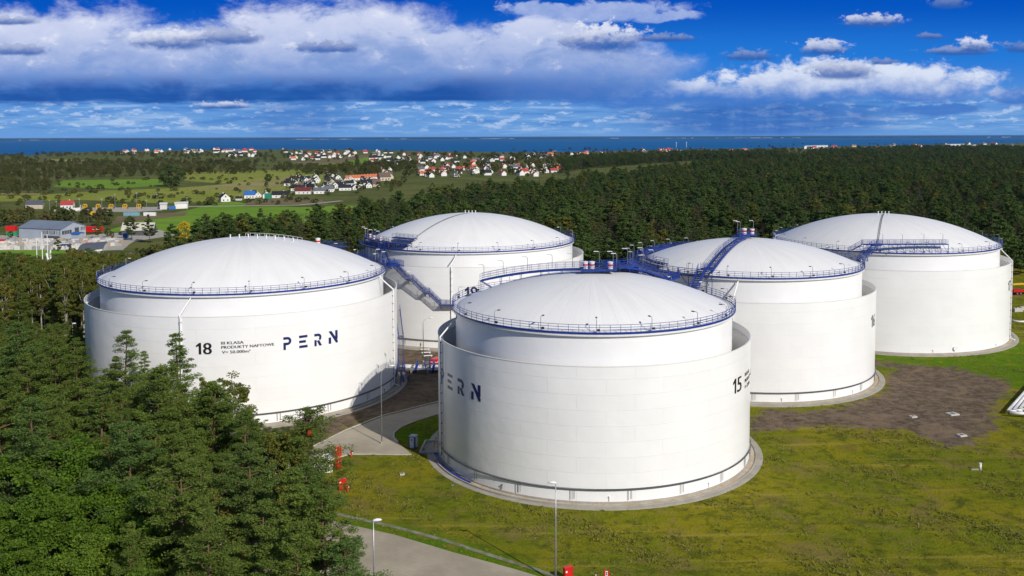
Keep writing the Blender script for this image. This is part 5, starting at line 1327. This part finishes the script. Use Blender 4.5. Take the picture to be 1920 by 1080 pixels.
def cluster(poly, n, roofs, where, group, det, smin_, smax_, mind=17, big=.15):
    P = UP(poly); xs__ = [p[0] for p in P]; ys__ = [p[1] for p in P]; got = []; tr = 0
    while len(got) < n and tr < 4000:
        tr += 1
        # uniform in the picture rather than on the ground
        px = hr.uniform(min(p[0] for p in poly), max(p[0] for p in poly)); py = hr.uniform(min(p[1] for p in poly), max(p[1] for p in poly)); x, y = U(px, py)
        if sdist(P, np.array([x]), np.array([y]))[0] < 0 or any((x-a)**2+(y-b)**2 < mind**2 for a, b in got): continue
        got.append((x, y)); rc = hr.choice(roofs)
        place_house(x, y, hr.choice([.35, .35+PI/2, .2, .5+PI/2])+hr.uniform(-.12, .12), rc, hr.uniform(smin_, smax_), where, det, None, group, hr.random() < big)
B, O_, RD, MR, BR, GR = 'black', 'orange', 'red', 'maroon', 'brown', 'grey'
cluster([(542, 356), (545, 338), (600, 328), (640, 335), (690, 340), (718, 340), (740, 344), (700, 352), (650, 358), (600, 364), (560, 362)], 62, [B, B, B, B, B, B, GR, BR], 'in the near white estate left of the forest', 'houses of the near estate', True, .85, 1.05, 11.5)
for k in range(11):
    x, y = U(655+k*5.4, 338-k*.35); place_house(x, y, .3, O_, .95, 'in the long orange terrace of the near estate', True, None, 'orange terrace houses')
cluster([(700, 322), (740, 318), (780, 326), (760, 336), (720, 336)], 6, [BR, B, GR], 'right of the orange terrace', 'houses right of the terrace', False, .9, 1.2, 14)
cluster([(780, 330), (790, 315), (860, 308), (960, 308), (1050, 312), (1062, 324), (1000, 331), (900, 330), (830, 334)], 58, [O_, RD, RD, O_, B, B, GR, MR], 'in the middle village above the forest', 'houses of the middle village', False, .95, 1.25, 17)
cluster([(690, 303), (700, 293), (760, 290), (850, 291), (960, 295), (970, 303), (860, 307), (760, 309)], 52, [B, B, B, RD, O_, MR, GR], 'in the village above the round trees', 'houses of the upper village', False, 1.0, 1.35, 20)
cluster([(540, 300), (545, 288), (620, 283), (700, 283), (745, 285), (720, 290), (660, 294), (600, 301)], 48, [B, GR, RD, O_, B], 'in the distant coastal village left of centre', 'houses of the coastal village', False, 1.1, 1.5, 20)
cluster([(190, 289), (195, 284), (300, 281), (420, 280.5), (540, 281), (540, 286), (420, 288), (300, 289)], 42, [B, RD, GR, O_, RD], 'in the far village by the bay at the left', 'houses of the left bay village', False, 1.2, 1.6, 22)
cluster([(420, 296), (420, 291), (480, 291), (480, 296)], 8, [B], 'in the white row before the far village', 'white row houses', False, 1.2, 1.6, 18)
cluster([(970, 300), (980, 288), (1100, 288), (1180, 292), (1180, 299), (1080, 298)], 20, [RD, O_, GR, B], 'among trees between the villages and the sea', 'houses among the trees', False, 1.2, 1.7, 25)
cluster([(1180, 292), (1200, 284), (1330, 282), (1440, 283), (1480, 287), (1480, 294), (1380, 295), (1250, 294)], 32, [RD, B, GR, O_, BR], 'beyond the forest near the bay', 'houses beyond the forest', False, 1.3, 1.9, 28)
cluster([(1480, 284), (1500, 277), (1700, 272), (1900, 270), (1900, 275), (1700, 279), (1560, 285)], 24, [RD, O_, GR, BR], 'on the far right skyline above the forest', 'houses on the right skyline', False, 1.5, 2.3, 40)
# named near houses
def ph(px, py, rz, rc, s, label, big=False, zs=1.0): x, y = U(px, py); place_house(x, y, rz, rc, s, '', True, label, None, big, zs)
ph(421, 377, .5+PI/2, B, 1.1, 'white house with tall black gable roof alone at the meadow edge'); ph(448, 375, .2, B, .55, 'low white garage beside the black roofed house'); ph(468, 371, .3, 'blue', 1.0, 'white house with bright blue roof'); ph(484, 369, .3+PI/2, GR, .8, 'small white house right of the blue roof')
ph(500, 371, .3+PI/2, GR, 1.0, 'white house wrapped in green scaffolding net'); ph(527, 370, .15, B, 1.15, 'long low house with dark roof right of the scaffolding', True, .8); ph(569, 363, .1, MR, 1.1, 'long house with maroon roof before the white estate', True, .9); ph(127, 390, .2, RD, .95, 'white house with bright red roof beside the gas station'); ph(720, 338, .5, BR, 1.5, 'large cream house with brown roof above the estate')
x, y = U(505, 372); m = MB()
for k in range(5): m.box((x-3+k*1.5, y-5.6, 2.6), (.1, .1, 6)); m.box((x, y-5.55, .6+k*1.2), (7, .1, .12))
m.box((x, y-5.4, 2.6), (6.6, .05, 5.4)); tag(m.build('scaffold_net', mat('green_net', (.03, .28, .18))), 'green netted scaffold in front of the white house', 'scaffold')

# ------------------------------------------------------------------ works yard, hall, gas station
def quad_building(name, label, pA, pB, pC, h, ridge, wallm, roofm, cat='building', windows=()):
    A, B_, C_ = (Vector((*U(*p), 0)) for p in (pA, pB, pC)); o = empty(name, (B_.x, B_.y, -.3)); tag(o, label, cat)
    u = (A-B_); v = (C_-B_); a, b, c_, d = Vector((0, 0, 0)), u, u+v, v
    m = MB(); m.add([a, b, c_, d]+[q+Vector((0, 0, h)) for q in (a, b, c_, d)]+[a.lerp(d, .5)+Vector((0, 0, h+ridge)), b.lerp(c_, .5)+Vector((0, 0, h+ridge))],
        [(0, 1, 5, 4), (1, 2, 6, 9, 5), (2, 3, 7, 6), (3, 0, 4, 8, 7)]); m.build('wall', wallm, o)
    m = MB(); up = Vector((0, 0, .08)); e = v.normalized()*.5; eu = u.normalized()*.5; th = Vector((0, 0, .3))
    P = [a-e-eu, b-e+eu, b.lerp(c_, .5)+eu, a.lerp(d, .5)-eu, c_+e+eu, d+e-eu]; Z = [h-.3, h-.3, h+ridge, h+ridge, h-.3, h-.3]; P = [p+Vector((0, 0, z))+up for p, z in zip(P, Z)]
    m.add([P[0], P[1], P[2], P[3]]+[q+th for q in (P[0], P[1], P[2], P[3])], [(0, 1, 2, 3), (4, 7, 6, 5), (0, 4, 5, 1), (1, 5, 6, 2), (3, 7, 4, 0)])
    m.add([P[3], P[2], P[4], P[5]]+[q+th for q in (P[3], P[2], P[4], P[5])], [(0, 1, 2, 3), (4, 7, 6, 5), (1, 5, 6, 2), (2, 6, 7, 3), (3, 7, 4, 0)]); m.build('roof', roofm, o)
    for side, t0, t1, z0, z1, mm, nm in windows:
        q = u if side == 'u' else v; w_ = v if side == 'u' else u; n_ = -w_.normalized()*.06
        p0_, p1_ = q*t0, q*t1; m = MB(); m.add([p0_+n_+Vector((0, 0, z0)), p1_+n_+Vector((0, 0, z0)), p1_+n_+Vector((0, 0, z1)), p0_+n_+Vector((0, 0, z1))]+[p0_+n_*.2+Vector((0, 0, z0)), p1_+n_*.2+Vector((0, 0, z0)), p1_+n_*.2+Vector((0, 0, z1)), p0_+n_*.2+Vector((0, 0, z1))], [(0, 1, 2, 3), (0, 1, 5, 4), (1, 2, 6, 5), (2, 3, 7, 6), (3, 0, 4, 7)])
        W_ = m.build(nm, mm, o)
        if nm == 'window':
            m = MB()
            for k in range(1, 5): qq = p0_.lerp(p1_, k/5)+n_*1.6; m.box((qq.x, qq.y, (z0+z1)/2), (.12, .12, z1-z0))
            m.build('mullion', M_WHITE, W_)
    return o
M_HALL = mat('hall_cladding', (.42, .46, .52), .5, .05, .2); M_HROOF = mat('hall_roof', (.20, .235, .30), .5, .1, .1)
quad_building('industrial_hall', 'large grey metal industrial hall with dark grey gable roof', (36, 445), (114.5, 449), (161, 441), 6.4, 3.2, M_HALL, M_HROOF, 'hall',
    [('u', .02, .1, 3.2, 5.2, M_GLASS, 'window'), ('u', .14, .26, 3.2, 5.2, M_GLASS, 'window'), ('u', .3, .42, 3.2, 5.2, M_GLASS, 'window'), ('v', .05, .42, 3.0, 5.2, M_GLASS, 'window'), ('v', .8, .98, 4.0, 6.0, M_GLASS, 'window'), ('v', .55, .72, .2, 6.0, M_GREY, 'loading_door'), ('u', .03, .4, .1, 2.2, M_GREY, 'shutter')])
quad_building('site_hut', 'small pale hut with blue roof attached before the grey hall', (134, 450), (147, 450.5), (158, 448), 4.0, .5, M_HALL, ROOFS['blue'], 'hut')
quad_building('barn', 'low barn with cream white roof and dark walls right of the hall', (228, 441), (287, 441), (293, 434), 3.4, 3.4, mat('barn_wall', (.10, .10, .11)), mat('barn_roof', (.72, .68, .55)), 'barn')
quad_building('shed', 'low building with dark flat roof behind the birches left of tank 18', (146, 480), (192, 475), (200, 462), 3.0, .4, WALLS['white'], ROOFS['grey'], 'shed')
quad_building('shed', 'pale blue roofed shed left of the red roofed house', (48, 391), (80, 391), (83, 386), 4, 2.0, WALLS['cream'], ROOFS['grey'], 'shed')
quad_building('station_building', 'white flat service building right of the yellow gas pipes', (300, 392), (313, 392), (314, 389), 4.5, .4, WALLS['white'], WALLS['white'], 'building')
quad_building('station_building', 'long white service building at the right end of the gas station', (328, 391), (352, 390), (353, 387), 4.5, .4, WALLS['white'], WALLS['white'], 'building')
quad_building('warehouse', 'long white warehouse on the right skyline nearest the bay', (1508, 279), (1552, 277.5), (1552, 276), 10, 2, WALLS['white'], WALLS['white'], 'warehouse')
quad_building('warehouse', 'second long white warehouse on the far right skyline', (1776, 276), (1808, 275.5), (1808, 274.5), 12, 2, WALLS['white'], WALLS['white'], 'warehouse')
quad_building('warehouse', 'rightmost low white warehouse on the far skyline', (1812, 276), (1836, 275.8), (1836, 275), 9, 2, WALLS['white'], WALLS['white'], 'warehouse')
def container(px, py, m_, L, label, rz=.0, z=0, h=2.6, text=False):
    x, y = U(px, py); o = empty('container', (x, y, -.2+z), rz); tag(o, label, 'container'); m = MB(); m.box((0, 0, h/2), (L, 2.5, h)); m.build('body', m_, o)
    m = MB()
    for k in range(int(L/.8)): m.box((-L/2+.4+k*.8, -1.28, h/2), (.25, .07, h*.9))
    m.build('corrugation', m_, o); m = MB(); m.box((0, 0, h+.04), (L+.05, 2.55, .08)); m.build('roof', m_, o)
    if text: m = MB(); m.box((1.5, -1.36, h*.55), (4, .04, .7)); m.build('side_panel', M_WHITE, o)
M_GRN = mat('green_paint', (.03, .30, .14))
container(23, 441, M_GRN, 6.5, 'green container under the red one left of the grey hall'); container(22, 441, M_RED, 6, 'red container stacked on the green container', 0, 2.8, 3.2)
container(177, 437, M_RED, 10.5, 'red trailer container with white panel right of the hall', -.05, 1.0, 3.4, True); container(168, 464, M_RED, 4.5, 'rust red container in the block yard', .2, 0, 2.8)
container(124, 466, mat('navy_paint', (.05, .09, .2)), 5, 'navy blue container in the block yard'); container(323, 392, mat('sky_paint', (.05, .2, .55)), 5, 'small blue container in the gas station'); container(236, 445, mat('blue_truck', (.03, .1, .35)), 2.6, 'small blue van body before the barn'); container(3, 457, M_RED, 4, 'red container at the left picture edge'); container(247, 404, mat('teal', (.2, .4, .45)), 12, 'long pale teal container by the shrubs'); container(281, 404, M_WHITE, 9, 'long white container by the shrubs'); container(168, 402, M_YEL, 10, 'yellow container behind the shrub belt')
yr = random.Random(4); M_STK = [mat('stack_white', (.66, .63, .58), .8, .1), mat('stack_grey', (.38, .37, .36), .8, .1), mat('stack_tan', (.46, .36, .24), .8, .1)]
sp0 = []
for k, mm in enumerate(M_STK):
    m = MB()
    for j in range(4): m.box((0, 0, .25+j*.5), (2.2-(j % 2)*.12, 1.6-(j % 2)*.12, .47), j*.02)
    m.box((0, 0, .02), (2.3, 1.7, .06)); me = m.build('block_stack', mm); sp0.append(me)
for k in range(150):
    row = k // 30; px = -8+(k % 30)*8.1+yr.uniform(-2, 2); py = 453.5+row*3.3+yr.uniform(-.6, .6)
    if px > 150 and row > 2: py = 452
    i = yr.choices([0, 1, 2], [6, 3, 1])[0]; o = sp0[i] if not sp0[i].get('label') else sp0[i].copy()
    if o.name not in col.objects: col.objects.link(o)
    x, y = U(px, py); o.location = (x, y, -.2); o.rotation_euler = (0, 0, yr.uniform(-.2, .2)); s = yr.uniform(.7, 1.25); o.scale = (s*1.3, s, s)
    tag(o, ['pallet stack of white blocks in the yard', 'pallet stack of grey blocks in the yard', 'pallet stack of tan blocks in the yard'][i]+' before the grey hall', 'pallet stack', 'block stacks in the yard')
for k in range(5):
    x, y = U([160, 185, 209, 235, 261][k], 391.5); o = empty('gas_valve_frame', (x, y, -.2)); tag(o, ['leftmost', 'second', 'middle', 'fourth', 'rightmost'][k]+' of the five yellow pipe frames in the gas station', 'pipework', 'yellow pipe frames')
    m = MB(); m.tube([(-3.4, 0, 0), (-3.4, 0, 4.6), (-2.6, 0, 5.4), (1.5, 0, 5.4), (2.3, 0, 4.6), (2.3, 0, 0)], .55, 8); m.tube([(-.6, 0, 0), (-.6, 0, 5.3)], .45, 8); m.tube([(-3.4, 1.5, 2.2), (2.6, 1.5, 2.2)], .45, 8); m.build('pipe', M_YEL, o); o.scale = (.6, .7, .72)
    m = MB(); m.tube([(3, -.4, 1.4), (3, .6, 1.4)], 1.0, 10); m.tube([(3, 0, 1.5), (3, 0, 3.2)], .2, 6); m.build('valve', M_BLUE, o)
for k in range(9):
    px = [93, 106, 149, 191, 216, 257, 275, 295, 351][k]; x, y = U(px, 393); o = empty('mast_light', (x, y, -.2)); tag(o, 'thin mast light standing in the gas station', 'mast light', 'mast lights of the gas station')
    h = [8, 7, 9, 9, 13, 14, 8, 13, 10][k]; m = MB(); m.tube([(0, 0, 0), (0, 0, h)], .14, 5); m.build('pole', M_GALV, o); m = MB(); m.box((0, 0, h+.1), (1.2, .5, .25)); m.build('lamp_head', M_WHITE, o)
# wall round the station
o = ribbon('station_wall', densify(UP([(97, 396), (120, 397), (150, 394), (152, 388)]), 8), .4, 2.2, WALLS['white']); del o['kind']; tag(o, 'low white wall in front of the red roofed house', 'wall')
# flag poles, cars, white sculpture by the entrance
for k, (px, ht) in enumerate(((69.5, 11), (80, 14), (90, 13))):
    x, y = U(px, 490); o = empty('flagpole', (x, y, 0)); tag(o, ['left', 'middle', 'right'][k]+' one of three white flagpoles by the entrance road', 'flagpole', 'white flagpoles'); m = MB(); m.tube([(0, 0, 0), (0, 0, ht)], .2, 8, True, [.24, .16]); m.build('pole', M_WHITE, o); m = MB(); m.tube([(0, 0, ht), (0, 0, ht+.3)], .22, 8); m.build('finial', M_WHITE, o)
def car(px, py, m_, rz, label):
    x, y = U(px, py); o = empty('car', (x, y, 0), rz); tag(o, label, 'car')
    pr = [(-2.1, .35), (-2.15, .8), (-1.7, .95), (-1.1, 1.4), (.5, 1.42), (1.1, .95), (2.0, .82), (2.15, .4), (2.1, .3)]; m = MB(); n = len(pr); b = 0
    m.v += [(a, -.85, z) for a, z in pr]+[(a, .85, z) for a, z in pr]
    for k in range(n): m.face(k, (k+1) % n, n+(k+1) % n, n+k)
    m.face(*range(n)); m.face(*range(2*n-1, n-1, -1)); m.build('body', m_, o)
    m = MB(); m.box((-.3, 0, 1.14), (1.7, 1.74, .34), 0, .86); m.build('window', M_GLASS, o)
    for a in (-1.3, 1.35):
        for b_ in (-.8, .8): m = MB(); m.tube([(a, b_-.1, .32), (a, b_+.1, .32)], .33, 12); m.build('wheel', M_DARK, o)
car(84, 500, M_WHITE, .3, 'white car parked by the entrance behind the pines'); car(93, 502, M_RED, .3, 'dark red car parked beside the white car'); car(120, 452, M_DARK, .1, 'black car parked at the corner of the grey hall'); car(438, 377, M_DARK, .2, 'dark car parked before the black roofed house')
x, y = U(96, 494); o = empty('entrance_sculpture', (x, y, 0)); tag(o, 'white V-shaped entrance structure between flagpoles and cars', 'sculpture')
for s in (-1, 1): m = MB(); m.tube([(s*.4-.5, 0, 0), (s*1.0-1.2, 0, 5 if s < 0 else 6.5)], .45, 6, True, [.6, .35]); m.build('leg', M_WHITE, o)
# blue fence and posts behind tank 18
o = empty('mesh_fence', (*U(575, 445), 0)); tag(o, 'blue mesh fence seen between tank 18 and the pines behind', 'fence'); m = MB(); a = Vector((*U(566, 440), 0)); b = Vector((*U(640, 432), 0)); base_ = Vector((*U(575, 445), 0)); rail(m, [a-base_, b-base_], 2.6, 2.5, .06, (1, .8, .6, .4, .2, .05)); m.build('panel', M_BLUEDECK, o)
for px, py, h, lab in ((574, 440, 9, 'thin lamp mast left of the blue fence'), (592, 438, 13, 'thin lamp mast above the blue fence'), (530, 441, 7, 'thin mast among trunks behind tank 18'), (668, 440, 8, 'thin lamp mast left of tank 19')):
    x, y = U(px, py); lamp_post(x, y, h, R(160), 1, lab)
for i, (px, py) in enumerate(((1268, 276), (1287, 276))):
    x, y = U(px, py); o = empty('radio_mast', (x, y, 0)); tag(o, ['left', 'right'][i]+' one of two thin white masts on the shore', 'mast'); m = MB(); m.tube([(0, 0, 0), (0, 0, 26)], .9, 5); m.build('pole', M_WHITE, o); m = MB(); m.box((0, 0, 25), (5, 2, 2)); m.build('antenna', M_WHITE, o)
# ------------------------------------------------------------------ air
hm = bpy.data.materials.new('haze_air'); hm.use_nodes = True; hn = hm.node_tree; hn.nodes.remove(hn.nodes['Principled BSDF'])
hv = hn.nodes.new('ShaderNodeVolumePrincipled'); hv.inputs['Color'].default_value = (.45, .68, 1, 1); hv.inputs['Density'].default_value = 1.1e-5; hv.inputs['Anisotropy'].default_value = 0
hn.links.new(hv.outputs[0], hn.nodes['Material Output'].inputs['Volume'])
m = MB(); m.box((0, 10500, 29.5), (31000, 22400, 68)); tag(m.build('haze', hm), 'thin blue air between the tanks and the far shore', 'haze', None, 'stuff')
scn.cycles.volume_bounces = 0; scn.cycles.volume_max_steps = 64
bpy.context.view_layer.update()
